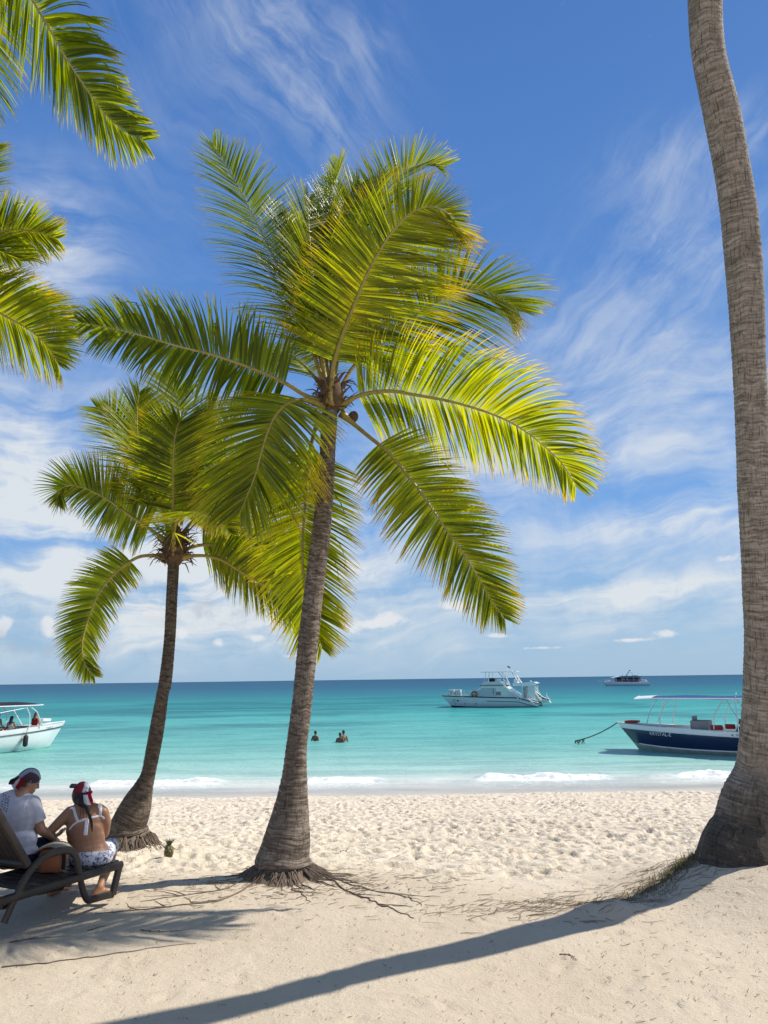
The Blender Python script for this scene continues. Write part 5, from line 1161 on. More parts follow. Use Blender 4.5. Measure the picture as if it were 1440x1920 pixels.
for k in range(9):                      # boards with rows of short slots between them
    c = bb + LN * (bwid * (k + 0.5) / 9) + bd * blen / 2; m.box(c, (blen - 0.04, bwid / 9 - 0.010, 0.012), rot=rotb, bev=0.004)
for k in range(10): m.box(bb + LN * bwid / 2 + bd * (blen * (k + 0.5) / 10), (0.035, bwid - 0.05, 0.010), rot=rotb)
m.build('backrest', PLASTIC, lg)
m = MB(); m.box(R0 - LD * 0.1 + LN * LW / 2 + Vector((0, 0, -0.05)), (0.10, LW - .08, 0.06), rz=math.atan2(LD.y, LD.x), bev=0.01); m.box(R0 - LD * 0.55 + LN * LW / 2 + Vector((0, 0, -0.10)), (0.06, LW - .08, 0.08), rz=math.atan2(LD.y, LD.x), bev=0.01); m.build('cross_bar', PLASTIC, lg)
child_fix(lg)
SEATZ = R0.z + 0.04

# ---------------------------------------------------------------- woman at the foot end
YW = G(170, 1621, SEATZ).y + 0.10
W = lambda px, py, d=0.0: P(px, py, YW + d)
wo_ = empty('person', (W(168, 1610).x, W(168, 1610).y, SEATZ)); tag(wo_, 'woman in white strappy bikini top and patterned shorts seen from behind on the lounger', 'person')
m = MB(); I3 = Matrix.Identity(3)
m.ball(W(171, 1604), (0.180, 0.145, 0.115), 20, 12); m.ball(W(163, 1582), (0.165, 0.112, 0.13), 20, 12); m.ball(W(166, 1592), (0.172, 0.122, 0.10), 20, 12); m.ball(W(161, 1569), (0.170, 0.110, 0.11), 20, 12); m.ball(W(159, 1556, .0), (0.172, 0.109, 0.13), 20, 12, Matrix.Rotation(R(6), 3, 'Y'))
m.ball(W(158, 1537, .02), (0.178, 0.105, 0.115), 20, 12)
limb(m, [(W(138, 1522, .03), 0.058), (W(162, 1518, .03), 0.072), (W(187, 1520, .03), 0.058)])
limb(m, [(W(160, 1520, .03), 0.062), (W(155, 1503, .06), 0.050)])
hw = W(153, 1490, 0.10); rw = lookrot((-0.25, 0.85, -0.45)); m.ball(hw, (0.076, 0.092, 0.110), 22, 14, rw); face(m, hw, rw, 0.95)
limb(m, [(W(131, 1523, .02), 0.054), (W(112, 1541, -.02), 0.048), (W(93, 1560, -.06), 0.041), (W(99, 1573, .06), 0.038), (W(110, 1582, .22), 0.027)])
hand(m, W(110, 1582, .22), (0.25, 0.9, -0.2), (0, 0, -1), 1, 0.92)
limb(m, [(W(193, 1523, .03), 0.052), (W(199, 1541, .06), 0.046), (W(197, 1562, .12), 0.039), (W(186, 1575, .36), 0.027)])
hand(m, W(186, 1575, .36), (-0.3, 0.9, -0.1), (0, 0, -1), -1, 0.92)
fr_ = G(186, 1681, gz(-2.6, 7.15)); fr_.z = gz(fr_.x, fr_.y)
kn = Vector((fr_.x + 0.02, fr_.y + 0.22, SEATZ + 0.06)); limb(m, [(W(184, 1606, .05), 0.088), (kn, 0.058)])
limb(m, [(kn, 0.056), (Vector((fr_.x - 0.0, fr_.y + 0.16, 0.24 + g0)), 0.050), (Vector((fr_.x, fr_.y, fr_.z + 0.075)), 0.034)]); foot(m, (fr_.x, fr_.y, fr_.z + 0.075), (0.75, 0.5, 0), 0.92, fr_.z)
fl = G(128, 1660, gz(-2.9, 7.5)); fl.z = gz(fl.x, fl.y); kl = W(140, 1602, .50); limb(m, [(W(156, 1606, .05), 0.088), (kl, 0.058)])
limb(m, [(kl, 0.056), (Vector((fl.x, fl.y + 0.16, 0.24)), 0.050), (Vector((fl.x, fl.y, fl.z + 0.075)), 0.034)]); foot(m, (fl.x, fl.y, fl.z + 0.075), (-0.5, 0.8, 0), 0.92, fl.z)
wb = remesh(m, 'body', SKIN_W, wo_, 0.0075, 9); bv = bvh_of(wb)
eyes(wb, hw, rw, 0.95)
fd = Vector((-0.33, 0.94, 0.0))
ribbon(wo_, 'bikini_strap', [W(133.5, 1514, -.2), W(137, 1527, -.2), W(144.5, 1546, -.2)], bv, fd, 0.026, BIK)
ribbon(wo_, 'bikini_strap', [W(186.5, 1506, -.2), W(187, 1520, -.2), W(186.5, 1537, -.2)], bv, fd, 0.026, BIK)
ribbon(wo_, 'bikini_band', [W(128, 1560, -.2), W(136, 1551, -.2), W(146, 1545, -.2), W(160, 1541, -.2), W(174, 1538, -.2), W(187, 1537, -.2), W(194.5, 1543, -.2)], bv, fd, 0.018, BIK)
ribbon(wo_, 'bikini_tie', [W(161.5, 1541, -.2), W(160.5, 1556, -.2), W(158.5, 1570, -.2)], bv, fd, 0.036, BIK, off=0.010)
def print_mat():
    m, nt, out = material('printed_shorts'); co = nt.node('ShaderNodeTexCoord').outputs['Object']
    v = nt.vm('ADD', co, nt.vm('SCALE', nt.noise(co, 14, 3, out='Color'), None)); v.node.inputs[1].links[0].from_node.inputs['Scale'].default_value = 0.10
    a = nt.node('ShaderNodeTexVoronoi', {'Vector': v, 'Scale': 24.0}, feature='DISTANCE_TO_EDGE').outputs['Distance']
    n = nt.noise(v, 24, 3, 0.6); n2 = nt.noise(v, 60, 2)
    c = nt.mix(nt.rng(n, 0.50, 0.56), (0.66, 0.66, 0.72), (0.06, 0.085, 0.20)); c = nt.mix(nt.rng(n2, 0.60, 0.66), c, (0.035, 0.03, 0.035)); c = nt.mix(nt.rng(a, 0.07, 0.03), c, (0.62, 0.62, 0.68))
    b = nt.node('ShaderNodeBsdfPrincipled', {'Base Color': c, 'Roughness': 0.9}); nt.put(b.inputs['Normal'], nt.bump(nt.noise(co, 20, 4), 0.5, 0.015)); nt.l.new(b.outputs[0], out.inputs[0]); return m
m = MB(); m.ball(W(171, 1607), (0.198, 0.165, 0.110), 20, 12); limb(m, [(W(185, 1607, .05), 0.105), (kn.lerp(W(185, 1607, .05), 0.25), 0.082)]); limb(m, [(W(156, 1607, .05), 0.105), (kl.lerp(W(156, 1607, .05), 0.25), 0.082)])
remesh(m, 'shorts', print_mat(), wo_, 0.010, 5)
# head scarf in three colours, hair and pony tail
def bandana_mat(name, rotz, cols):
    m, nt, out = material(name); co = nt.attr('hc', 'Vector'); s = nt.node('ShaderNodeSeparateXYZ', {0: nt.vm('ADD', co, nt.vm('SCALE', nt.noise(co, 14, 3, out='Color'), None))})
    s.inputs[0].links[0].from_node.inputs[1].links[0].from_node.inputs['Scale'].default_value = 0.02
    q = nt.m('ADD', nt.m('MULTIPLY', s.outputs[0], math.cos(rotz)), nt.m('MULTIPLY', s.outputs[2], math.sin(rotz)))
    c = cols[0][1]; 
    for edge, col in cols[1:]: c = nt.mix(nt.rng(q, edge - 0.003, edge + 0.003), c, col)
    b = nt.node('ShaderNodeBsdfPrincipled', {'Base Color': c, 'Roughness': 0.85}); nt.put(b.inputs['Normal'], nt.bump(nt.noise(nt.mapv(co, (30, 30, 8)), 1.0, 4), 0.6, 0.01)); nt.l.new(b.outputs[0], out.inputs[0]); return m
def scarf(parent, c, rot, mat, k=1.0, low=-0.25):
    """cloth cap over the skull; 'hc' holds head coordinates for its dyed panels"""
    V = []; HC = []; Fc = []; n, mm = 36, 14
    for i in range(mm + 1):
        th = i / mm
        for j in range(n):
            a = 2 * math.pi * j / n; front = max(0, -math.sin(a)); ph = math.pi / 2 * (1 - th) + (low - 0.0 + 0.62 * front ** 1.5) * th
            w_ = 1 + 0.012 * math.sin(a * 9 + th * 5) + (0.03 if i == mm else 0)
            q = Vector((0.083 * math.cos(ph) * math.cos(a), 0.100 * math.cos(ph) * math.sin(a), 0.119 * math.sin(ph))) * w_ * k
            V.append(Vector(c) + rot @ q); HC.append(q)
    for i in range(mm):
        for j in range(n): Fc.append((i * n + j, i * n + (j + 1) % n, (i + 1) * n + (j + 1) % n, (i + 1) * n + j))
    me = raw_mesh('bandana', V, Fc, mat, True, None, {'hc': np.array([tuple(q) for q in HC])}); o = link('bandana', me, parent)
    s = o.modifiers.new('thick', 'SOLIDIFY'); s.thickness = 0.004; return o
wht, red, blk = (0.66, 0.66, 0.72), (0.26, 0.010, 0.022), (0.045, 0.05, 0.055)
sc = scarf(wo_, hw, rw, bandana_mat('scarf_panels', 0.12, [(0, blk), (-0.046, wht), (-0.002, red)]), 0.97, -0.12)
m = MB(); L = lambda x, y, z: hw + rw @ Vector((x, y, z))
limb(m, [(W(164, 1488, -.01), 0.020), (W(168, 1494, -.03), 0.016)]); limb(m, [(W(167, 1490, -.03), 0.018), (W(172, 1502, -.04), 0.014), (W(172.5, 1508, -.03), 0.008)]); limb(m, [(W(166, 1488, -.03), .012), (W(171, 1485, -.03), .014)])
remesh(m, 'knot', cloth('red_knot', (0.36, 0.012, 0.03)), sc, 0.006, 3)
m = MB(); m.sheet([[W(x0, y, -.035 - .01 * math.sin(k)), W((x0 + x1) / 2, y + .5, -.05), W(x1, y, -.035)] for k, (x0, x1, y) in enumerate(((157, 166, 1490), (157, 168, 1497), (158, 170, 1504), (160, 171, 1509)))]); t_ = m.build('scarf_tail', BIK, sc); t_.modifiers.new('thick', 'SOLIDIFY').thickness = 0.006
m = MB(); m.sheet([[W(131, 1477, .05), W(143, 1477, .06)], [W(130, 1474, .03), W(143, 1473, .04)], [W(134, 1470, .05), W(144, 1470, .06)]]); t_ = m.build('scarf_tail', GREYC, sc); t_.modifiers.new('thick', 'SOLIDIFY').thickness = 0.005
m = MB(); m.ball(L(0.0, 0.022, -0.018), (0.081, 0.080, 0.090), 18, 12, rw); limb(m, [(W(152, 1503, -.005), 0.040), (W(156, 1510, -.03), 0.022)])
hr = remesh(m, 'hair', HAIR, wo_, 0.007, 3)
rg = np.random.default_rng(12); m = MB()
for k in range(46):
    x = rg.normal(0, 1.3); p = [W(154 + x, 1504, -.03), W(160 + x, 1512, -.055), W(166 + x * 1.1, 1524, -.075), W(171 + x, 1540, -.085), W(172.5 + x * .55, 1552 + rg.uniform(-4, 8), -.085)]
    m.tube(crom(p, 12), np.linspace(0.006, 0.002, 12), 5)
for k in range(3): m.tube(crom([W(149 + k, 1506, -.02), W(151 + k * 5, 1520, -.07), W(150 + k * 6, 1534, -.085)], 8), 0.0022, 5)
m.build('pony_tail', HAIR, hr)
child_fix(wo_)

# ---------------------------------------------------------------- man beside her
YMn = YW - 0.28
Mn = lambda px, py, d=0.0: P(px, py, YMn + d)
ma = empty('person', (Mn(30, 1605).x, Mn(30, 1605).y, SEATZ)); tag(ma, 'man in white tee shirt and bandana bending forward on the lounger', 'person')
m = MB(); hm = Mn(52, 1466, 0.06); rm = lookrot((0.62, 0.62, -0.42))
m.ball(hm, (0.078, 0.095, 0.112), 22, 14, rm); face(m, hm, rm)
limb(m, [(Mn(36, 1492, 0), 0.070), (Mn(46, 1478, .03), 0.056)])
m.ball(Mn(24, 1530), (0.195, 0.125, 0.18), 20, 12, Matrix.Rotation(R(-6), 3, 'Y')); m.ball(Mn(25, 1580), (0.17, 0.125, 0.13), 20, 12); m.ball(Mn(30, 1606), (0.175, 0.14, 0.10), 20, 12)
limb(m, [(Mn(-12, 1508, 0), 0.070), (Mn(24, 1500, 0), 0.085), (Mn(58, 1507, .02), 0.070)])
ew = Mn(80, 1560, .05); wr_ = Mn(98, 1571, .28)
limb(m, [(Mn(60, 1510, .02), 0.060), (Mn(69, 1535, .02), 0.050), (Mn(77, 1556, .05), 0.043), (Mn(88, 1563, .16), 0.040), (wr_, 0.028)]); hand(m, wr_, (0.3, 0.85, 0.2), (-0.3, 0, 1), -1)
limb(m, [(Mn(-16, 1512, .02), 0.060), (Mn(-24, 1545, .06), 0.050), (Mn(-14, 1568, .12), 0.043), (Mn(40, 1572, .46), 0.028)]); hand(m, Mn(40, 1572, .46), (0.8, 0.5, 0.1), (-0.3, 0, 1), 1)
kr = Mn(94, 1584, .42); kl = Mn(40, 1590, .55); limb(m, [(Mn(44, 1604, .05), 0.098), (kr, 0.066)]); limb(m, [(Mn(14, 1606, .05), 0.098), (kl, 0.066)])
for kk, td in ((kr, (0.3, 0.9, 0)), (kl, (-0.1, 1, 0))):
    a = Vector((kk.x + 0.02, kk.y + 0.12, 0)); a.z = gz(a.x, a.y); limb(m, [(kk, 0.062), (Vector((a.x, a.y, 0.27)), 0.056), (Vector((a.x, a.y, a.z + 0.08)), 0.036)]); foot(m, (a.x, a.y, a.z + 0.08), td, 1.0, a.z)
mbod = remesh(m, 'body', SKIN_M, ma, 0.0075, 7); eyes(mbod, hm, rm)
m = MB(); m.ball(Mn(24, 1533), (0.222, 0.150, 0.20), 20, 12, Matrix.Rotation(R(-6), 3, 'Y')); m.ball(Mn(25, 1575), (0.205, 0.155, 0.15), 20, 12); m.ball(Mn(28, 1597), (0.198, 0.160, 0.085), 20, 12)
limb(m, [(Mn(-13, 1511, 0), 0.085), (Mn(24, 1500, 0), 0.092), (Mn(59, 1509, .02), 0.083)]); limb(m, [(Mn(30, 1496, 0), 0.080), (Mn(38, 1489, .01), 0.066)])
m.tube([Mn(59, 1510, .02), Mn(65, 1526, .02), Mn(70, 1542, .03)], [0.082, 0.076, 0.078], 16); m.tube([Mn(-14, 1511, .02), Mn(-19, 1526, .03), Mn(-24, 1543, .06)], [0.082, 0.076, 0.078], 16)
tee = remesh(m, 'tee_shirt', TEE, ma, 0.009, 4); bv = bvh_of(tee)
fd = Vector((-0.40, 0.91, 0)).normalized()
ribbon(tee, 'sleeve_seam', [Mn(62, 1494, -.3), Mn(50, 1506, -.3), Mn(43, 1520, -.3), Mn(42, 1530, -.3)], bv, fd, 0.006, BIK, 0.003)
rg = np.random.default_rng(8)
inkm = cloth('print_ink', (0.035, 0.06, 0.15)); m = MB()
for row in range(3):                                   # unreadable vertical print on the back
    for k in range(7):
        px, py = 3 + row * 5.0 - k * 0.6, 1497 + k * 4.4 + row * 2
        if px < -6: continue
        for s in range(2):
            q = Mn(px + rg.uniform(-1.2, 1.2), py + rg.uniform(-1, 1), -.3); h = bv.ray_cast(q, fd, 1.2)
            if h[0] is None: continue
            e = Vector((rg.uniform(-1, 1), 0, rg.uniform(-1, 1))).normalized() * 0.008; m.tube([h[0] + e + h[1] * .001, h[0] + h[1] * .002, h[0] + Vector((e.z, 0, e.x)) * .9 + h[1] * .001], 0.0022, 5)
m.build('shirt_print', inkm, tee)
m = MB(); m.ball(Mn(31, 1606), (0.192, 0.162, 0.090), 20, 12); limb(m, [(Mn(46, 1602, .05), 0.115), (kr.lerp(Mn(46, 1602, .05), .12), 0.092)]); limb(m, [(Mn(14, 1604, .05), 0.115), (kl.lerp(Mn(14, 1604, .05), .12), 0.092)])
remesh(m, 'shorts', NAVYC, ma, 0.010, 4)
sc = scarf(ma, hm, rm, bandana_mat('scarf_panels_dark', R(12), [(0, (0.035, 0.04, 0.06)), (-0.030, (0.30, 0.32, 0.40)), (0.012, (0.03, 0.033, 0.035))]), 1.0, -0.05)
m = MB(); Lm = lambda x, y, z: hm + rm @ Vector((x, y, z))
m.tube(crom([Mn(66.5, 1458, .0), Mn(58, 1457, -.045), Mn(46, 1458, -.06), Mn(37, 1461, -.05)], 12), 0.011, 7, flat=(0.5, 1.7, tuple(fd))); m.build('head_band', REDC, sc)
for (pts, mat_, w_) in (([(38, 1460), (33, 1466), (29, 1472), (24, 1476)], TEE, .026), ([(42, 1461), (38, 1469), (34, 1474), (31, 1478)], REDC, .024), ([(36, 1458), (29, 1463), (23, 1465), (21, 1471)], DRK, .024), ([(37, 1459), (30, 1465), (25, 1470)], REDC, .022)):
    m = MB(); p = crom([tuple(Mn(x, y, -.07)) for x, y in pts], 8); m.tube(p, w_, 7, flat=(1.0, 0.3, (0.3, -0.9, 0.3))); m.build('scarf_tail', mat_, sc)
m = MB(); m.ball(Lm(0, 0.012, -0.008), (0.0795, 0.090, 0.088), 18, 12, rm); remesh(m, 'hair', principled('hair_cropped', (0.10, 0.055, 0.035), 0.8, 0.2), ma, 0.008, 2)
child_fix(ma)

# ---------------------------------------------------------------- bag between them
pb = G(113, 1637, SEATZ) + LN * 0.10; bgo = empty('bag', (pb.x, pb.y, SEATZ + 0.005)); tag(bgo, 'orange brown bag with beige flap on the lounger behind the armrest', 'bag')
m = MB(); n = 26; rows = []
for z, k in ((0.0, .80), (.015, .95), (.07, 1.02), (.14, 1.0), (.185, .88), (.20, .6)): rows.append([(0.115 * k * math.copysign(abs(math.cos(t)) ** .7, math.cos(t)), 0.075 * k * math.copysign(abs(math.sin(t)) ** .7, math.sin(t)), z + .004 * math.sin(3 * t)) for t in np.linspace(0, 2 * math.pi, n)])
m.sheet(rows); m.add(rows[0], [list(range(n - 1))]); m.add(rows[-1], [list(range(n - 1))])
o = m.build('bag_body', principled('orange_leather', (0.30, 0.115, 0.055), 0.55, 0.35, var=0.15, bump=0.25), bgo)
m = MB(); m.sheet([[(x, y, .215 + .02 * math.cos(x * 20) - 0.9 * (y * y) - (0.02 if abs(x) > .1 else 0)) for y in (-.10, -.05, 0, .05, .10)] for x in np.linspace(-.13, .12, 8)]); f_ = m.build('flap', principled('beige_canvas', (0.36, 0.31, 0.24), 0.85, 0.2, bump=0.3), bgo); f_.modifiers.new('thick', 'SOLIDIFY').thickness = 0.012
m = MB(); m.tube(crom([(.10, -.06, .19), (.13, -.09, .12), (.125, -.08, .03)], 10), 0.010, 6, flat=(1.6, .5, (0, 1, 0))); m.build('strap', DRK, bgo)

# ---------------------------------------------------------------- people in and on the water
def far_person(loc, face_dir, label, skin, kind='swim', cloth_=None, hairlong=False, group=None, sunk=0.0, turn=0.0):
    """a standing or sitting figure; z = 0 at its feet or seat"""
    o = empty('person', loc, math.atan2(face_dir[1], face_dir[0]) + math.pi / 2); tag(o, label, 'person', group)
    m = MB(); z0 = 0.0 if kind != 'sit' else -0.86
    V3 = lambda x, y, z: Vector((x, y, z + z0))
    m.ball(V3(0, 0, .95), (.16, .115, .12)); m.ball(V3(0, 0, 1.12), (.145, .10, .14)); m.ball(V3(0, 0, 1.30), (.175, .115, .15))
    limb(m, [(V3(-.17, 0, 1.40), .058), (V3(0, 0, 1.43), .068), (V3(.17, 0, 1.40), .058)]); limb(m, [(V3(0, 0, 1.44), .058), (V3(0, -.02, 1.54), .05)])
    rt = lookrot((math.sin(turn), -math.cos(turn), -.12)); hd = V3(0, -.03, 1.64); m.ball(hd, (.077, .095, .112), 18, 12, rt); face(m, hd, rt)
    if kind == 'sit':
        for s in (1, -1):
            limb(m, [(V3(s * .10, 0, .93), .085), (V3(s * .13, -.42, .96), .06), (V3(s * .13, -.44, .55), .04)]); foot(m, V3(s * .13, -.44, .55), (0, -1, 0), 1.0, .48 + z0)
            limb(m, [(V3(s * .19, 0, 1.39), .05), (V3(s * .25, -.05, 1.12), .042), (V3(s * .14, -.30, 1.02), .03)]); hand(m, V3(s * .14, -.30, 1.02), (0, -1, -.2), (0, 0, -1), s)
    else:
        for s in (1, -1):
            limb(m, [(V3(s * .09, 0, .90), .085), (V3(s * .10, -.02, .48), .058), (V3(s * .10, .02, .08), .038)]); foot(m, V3(s * .10, .02, .08), (0, -1, 0), 1.0, z0)
            limb(m, [(V3(s * .19, 0, 1.39), .05), (V3(s * .27, .02, 1.12), .042), (V3(s * .24, -.18, .95), .03)]); hand(m, V3(s * .24, -.18, .95), (-s * .2, -.6, -.6), (0, .3, -1), s)
    b = remesh(m, 'body', skin, o, 0.013, 4); eyes(b, hd, rt)
    m = MB(); m.ball(hd + rt @ Vector((0, .014, .022)), (.084, .096, .108), 16, 10, rt)
    if hairlong: limb(m, [(hd + rt @ Vector((0, .06, -.03)), .075), (hd + rt @ Vector((0, .085, -.16)), .065), (hd + rt @ Vector((0, .095, -.32)), .035)])
    remesh(m, 'hair', HAIR if cloth_ is not REDC else principled('hair_brown', (0.085, 0.035, 0.022), 0.6), o, 0.012, 3)
    if cloth_ is not None:
        m = MB(); m.ball(V3(0, 0, .98), (.178, .132, .14)); m.ball(V3(0, 0, 1.14), (.165, .118, .15)); m.ball(V3(0, 0, 1.29), (.190, .130, .14)); limb(m, [(V3(-.15, 0, 1.39), .066), (V3(.15, 0, 1.39), .066)])
        remesh(m, 'top', cloth_, o, 0.014, 3)
    else:
        m = MB(); m.ball(V3(0, 0, .93), (.175, .13, .12)); [limb(m, [(V3(s * .09, 0, .88), .10), (V3(s * .10, -.01, .58), .082)]) for s in (1, -1)]; remesh(m, 'shorts', NAVYC, o, 0.014, 3)
    return o
SW_ = 'bathers standing in the sea'
def swimmer(px, py, label, fd, sunk, skin, **kw):
    g = G(px, py, SEA); return far_person((g.x, g.y, SEA - sunk), fd, label, skin, group=SW_, **kw)
swimmer(591, 1388.5, 'dark-haired bather standing alone in the water beside the middle trunk', (0.5, 0.8), 1.20, SKIN_D)
swimmer(637.5, 1392, 'front bather of the pair with arms low, nearer the shore', (0.35, 0.9), 1.22, SKIN_D)
swimmer(644.5, 1390, 'rear bather of the pair with darker hair, partly hidden by a friend', (-0.6, 0.7), 1.14, SKIN_D)
def on_boat(Mx, x, y, z, fd, label, skin, **kw):
    p = Mx @ Vector((x, y, z)); d = Mx.to_3x3() @ Vector((*fd, 0)); return far_person(p, (d.x, d.y), label, skin, **kw)
PB = 'passengers on the white boat'
on_boat(BW, 0.30, -0.45, 1.12, (1, 0.3), 'passenger in dark clothes at the left picture edge under the dark awning', SKIN_D, kind='sit', cloth_=GREYC, hairlong=True, group=PB)
on_boat(BW, 1.00, -0.50, 0.92, (1, 0.5), 'dark-haired passenger in a white top seated midships on the white boat', SKIN_W, kind='sit', cloth_=TEALC, hairlong=True, group=PB)
on_boat(BW, 2.35, -0.45, 1.06, (1, 0.3), 'brown-haired passenger in red by the front awning post of the white boat', SKIN_W, kind='sit', cloth_=REDC, hairlong=True, group=PB)
# the crowd on the far catamaran: small single figures
rg = np.random.default_rng(31); CR = 'passengers crowding the distant catamaran'
cm = [cloth('crowd_%s' % n, c) for n, c in (('white', (.6, .6, .6)), ('dark', (.03, .03, .04)), ('red', (.3, .05, .05)), ('blue', (.06, .12, .3)), ('tan', (.35, .25, .16)))]
pro = []
for k in range(5):
    m = MB(); m.ball((0, 0, 1.62), (.10, .10, .13), 8, 6); limb(m, [((0, 0, 1.40), .06), ((0, 0, 1.52), .055)]); m.mat = 1; m.tube([(0, 0, .85), (0, 0, 1.15), (0, 0, 1.40)], [.15, .16, .18], 8, flat=(1.1, .75, (0, 1, 0)))
    m.mat = 0
    for s in (1, -1): m.tube([(s * .09, 0, .85), (s * .10, 0, .05)], [.08, .05], 7); m.tube([(s * .2, 0, 1.38), (s * .26, -.05, 1.1), (s * .2, -.2, .95)], [.05, .045, .035], 6)
    mm = m.build('body', [SKIN_D if k % 2 else SKIN_W, cm[k]]); pro.append(mm.data); bpy.data.objects.remove(mm)
for k in range(26):
    x = 3.3 - 8.4 * k / 25 + rg.uniform(-.1, .1); y = rg.choice([2.2, 1.6]); p = BF @ Vector((x, y, 1.53))
    o = link('person', pro[int(rg.integers(0, 5))]); o.location = p; o.rotation_euler = (0, 0, rg.uniform(0, 6.28)); o.scale = (1, 1, 0.86 * rg.uniform(.92, 1.05))
    tag(o, 'small figure standing under the roof of the distant party catamaran', 'person', CR)

# ---------------------------------------------------------------- pineapple by the left palm
pp = G(316, 1609, gz(-2.9, 9.3)); pp = G(316, 1609, gz(pp.x, pp.y)); pp.z = gz(pp.x, pp.y)
o = empty('pineapple', pp); tag(o, 'whole green pineapple standing on the sand by the left palm roots', 'pineapple')
def pine_mat():
    m, nt, out = material('pineapple_rind'); co = nt.node('ShaderNodeTexCoord').outputs['Object']
    v = nt.node('ShaderNodeTexVoronoi', {'Vector': co, 'Scale': 42.0}); c = nt.mix(nt.rng(v.outputs['Distance'], 0.1, 0.6), (0.30, 0.22, 0.06), (0.05, 0.055, 0.02))
    b = nt.node('ShaderNodeBsdfPrincipled', {'Base Color': c, 'Roughness': .6}); nt.put(b.inputs['Normal'], nt.bump(v.outputs['Distance'], 0.8, -0.01)); nt.l.new(b.outputs[0], out.inputs[0]); return m
m = MB(); m.lathe([(.022, 0), (.042, .008), (.053, .045), (.055, .075), (.049, .11), (.035, .135), (.014, .145)], (0, 0, 0), 18); m.build('fruit', pine_mat(), o)
m = MB(); rg = np.random.default_rng(3)
for k in range(22):
    a = k * 2.4; e = 0.25 + 0.045 * k; ln = .095 - .0015 * k; d = Vector((math.cos(a) * math.cos(1.35 - .02 * (22 - k)), math.sin(a) * math.cos(1.35 - .02 * (22 - k)), 1)).normalized()
    p = Vector((math.cos(a) * .018, math.sin(a) * .012, .14)); m.tube(crom([p, p + d * ln * .6, p + d * ln + Vector((math.cos(a), math.sin(a), -.2)) * .03], 6), np.linspace(.009, .001, 6), 5, flat=(1, .3, (math.cos(a), math.sin(a), 0)))
m.build('leaf_crown', principled('pineapple_leaf', (0.055, 0.085, 0.025), .6, .3), o)

# ---------------------------------------------------------------- grass, roots and litter on the sand
rg = np.random.default_rng(99)
def blades(pts, n, hmin, hmax, spread, name, mat, label, cat):
    m = MB(); C = crom(pts, 200)
    for k in range(n):
        f = rg.random(); c = C[int(f * 199)]; x = c[0] + rg.normal(0, spread); y = c[1] + rg.normal(0, spread * .8); z = gz(x, y) - .005
        h = rg.uniform(hmin, hmax) * (0.35 + 0.65 * (1 - f)); a = rg.uniform(0, 6.28); l = rg.uniform(.2, 1.1); d = Vector((math.cos(a) * l, math.sin(a) * l, 1)).normalized()
        p = Vector((x, y, z)); w_ = Vector((-math.sin(a), math.cos(a), 0)) * rg.uniform(.0015, .0035); q = p + d * h * .6; r_ = q + (d + Vector((math.cos(a), math.sin(a), -.3)) * .6).normalized() * h * .4
        m.add([p - w_, p + w_, q + w_ * .8, q - w_ * .8, r_], [(0, 1, 2, 3), (3, 2, 4)])
    o = m.build(name, mat, None, False); o['kind'] = 'stuff'; o['label'] = label; o['category'] = cat; return o
gp = [G(1312, 1588, .28), G(1262, 1618, .22), G(1215, 1648, .15), G(1160, 1675, .08)]
blades([tuple(p) for p in gp], 1700, .03, .11, .07, 'grass', principled('dry_grass', (0.20, 0.165, 0.075), .8, .2, var=.5, vscale=30), 'tufts of dry olive grass on the rim of the sand mound', 'grass')
m = MB()
def strand(x, y, ln, a, r, curl, zoff=.003):
    pts = []; q = np.array((x, y))
    for k in range(5):
        pts.append((q[0], q[1], gz(q[0], q[1]) + zoff + .002 * k % 3)); a += rg.normal(0, curl); q = q + np.array((math.cos(a), math.sin(a))) * ln / 4
    m.tube(pts, [r * .7, r, r, r * .8, r * .4], 4)
for k in range(620):                                              # fallen leaf strands round the tall trunk's mound and across the sand
    t = rg.random(); c = Vector(crom([tuple(p) for p in gp + [G(1100, 1697, .03), G(980, 1707, 0), G(860, 1712, 0)]], 60)[int(t * 59)])
    strand(c.x + rg.normal(0, .30), c.y + rg.normal(0, .17), rg.uniform(.04, .22), rg.normal(0.2, .5), rg.uniform(.0010, .0026), .25)
for k in range(1500):
    y = rg.uniform(3.6, 8.2); x = rg.uniform(-.56, .56) * y
    strand(x, y, abs(rg.normal(0, .014)) + .004, rg.uniform(0, 6.28), rg.uniform(.0009, .0022), .4)
for k in range(380):
    x = rg.uniform(1.4, 4.2); y = rg.uniform(4.6, 7.6); strand(x, y, rg.uniform(.01, .07), rg.normal(0, .9), rg.uniform(.0009, .0020), .35)
for k in range(500):
    x = MID.x + rg.normal(.2, .9); y = MID.y - .35 + rg.normal(0, .3); strand(x, y, rg.uniform(.02, .16), rg.normal(0, .5), rg.uniform(.0012, .003), .3)
o = m.build('leaf_litter', principled('litter', (0.22, 0.17, 0.12), .9, .2, var=.5, vscale=3), None, False); tag(o, 'scattered dry strands and chaff on the firm sand', 'litter', kind='stuff')
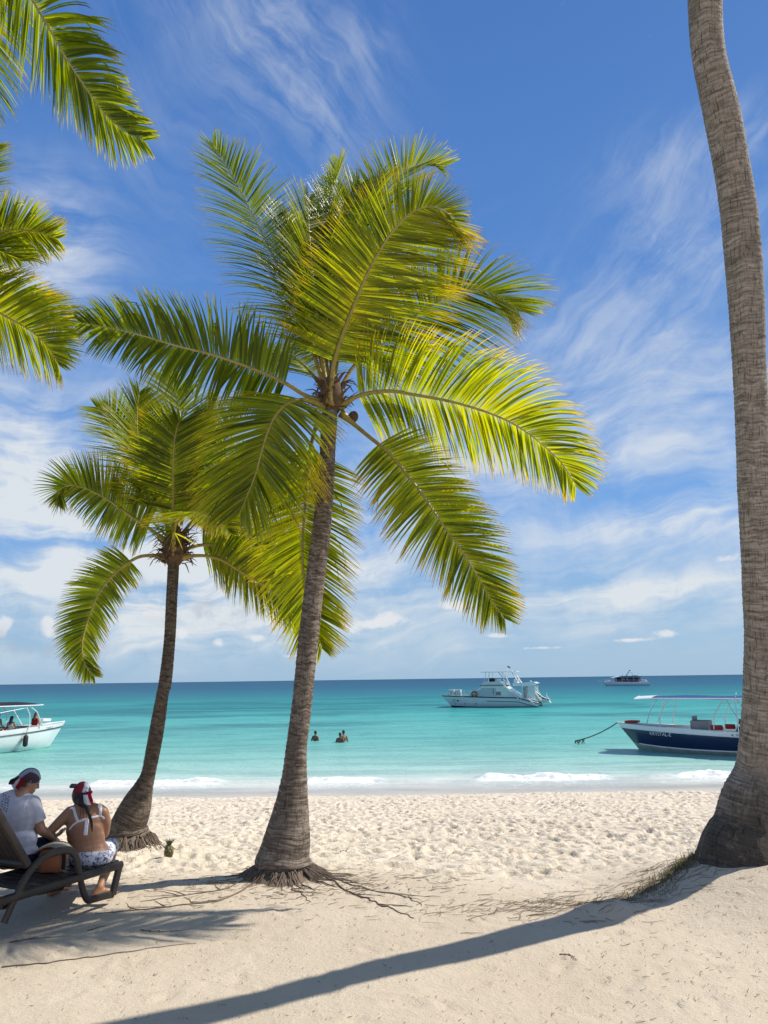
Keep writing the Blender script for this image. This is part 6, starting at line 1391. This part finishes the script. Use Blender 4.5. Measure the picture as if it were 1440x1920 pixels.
def root_line(pts, r0, label, name='root', branch=0):
    m = MB(); C = crom([(p.x, p.y, gz(p.x, p.y) + .006) for p in pts], 60)
    for i in range(60): C[i, :2] += (vnoise(np.array([i * .2]), np.array([r0 * 1e3]), .5, 3)[0] * .03); C[i, 2] = gz(C[i, 0], C[i, 1]) + .004
    r0 *= 0.75; m.tube(C, np.linspace(r0, r0 * .3, 60), 6)
    for b_ in range(branch):
        i = int(rg.uniform(8, 50)); p = C[i]; a = rg.uniform(-1.2, 1.2) + (0 if pts[-1].x > pts[0].x else math.pi); q = [p]
        for k in range(4): q.append((q[-1][0] + math.cos(a) * .09, q[-1][1] + math.sin(a) * .05, gz(q[-1][0] + math.cos(a) * .09, q[-1][1] + math.sin(a) * .05) + .003)); a += rg.normal(0, .3)
        m.tube(crom(q, 10), np.linspace(r0 * .5, .001, 10), 5)
    o = m.build(name, ROOT); tag(o, label, name.replace('_', ' ')); return o
gg = lambda *l: [G(x, y, gz(G(x, y, 0).x, G(x, y, 0).y)) for x, y in l]
root_line(gg((610, 1645), (650, 1668), (700, 1690), (740, 1708), (778, 1722)), .013, 'long gnarled root running right from the middle palm', 'root', 9)
root_line(gg((600, 1640), (650, 1655), (705, 1672), (760, 1682), (792, 1698)), .010, 'thin upper root trailing right of the middle palm', 'root', 6)
root_line(gg((490, 1640), (430, 1662), (380, 1672), (320, 1680), (262, 1690)), .011, 'long root running left from the middle palm towards the lounger', 'root', 8)
root_line(gg((480, 1655), (420, 1685), (340, 1697), (250, 1708), (180, 1712)), .013, 'low root half buried in the shade left of the middle palm', 'root', 5)
root_line(gg((542, 1655), (552, 1668), (566, 1672), (572, 1684), (582, 1692)), .009, 'short crooked root below the middle trunk', 'root', 2)
root_line(gg((0, 1816), (80, 1808), (170, 1797), (280, 1781), (372, 1769)), .007, 'long straight dry palm stalk lying on the sand at lower left', 'dry_stalk', 0)
root_line(gg((20, 1767), (45, 1764), (72, 1759)), .008, 'short dark twig below the lounger wheel', 'twig', 1)
root_line(gg((165, 1746), (185, 1741), (206, 1736)), .005, 'thin slanted twig in front of the lounger', 'twig', 0)
root_line(gg((262, 1746), (310, 1748), (355, 1744)), .005, 'thin curved twig at the edge of the leaf shadow', 'twig', 0)
root_line(gg((630, 1592), (642, 1588), (655, 1585)), .008, 'forked grey stick on trampled sand right of the middle palm', 'twig', 2)
root_line(gg((1050, 1792), (1065, 1797), (1082, 1803)), .005, 'small straight twig on the open sand below the trunk shadow', 'twig', 0)
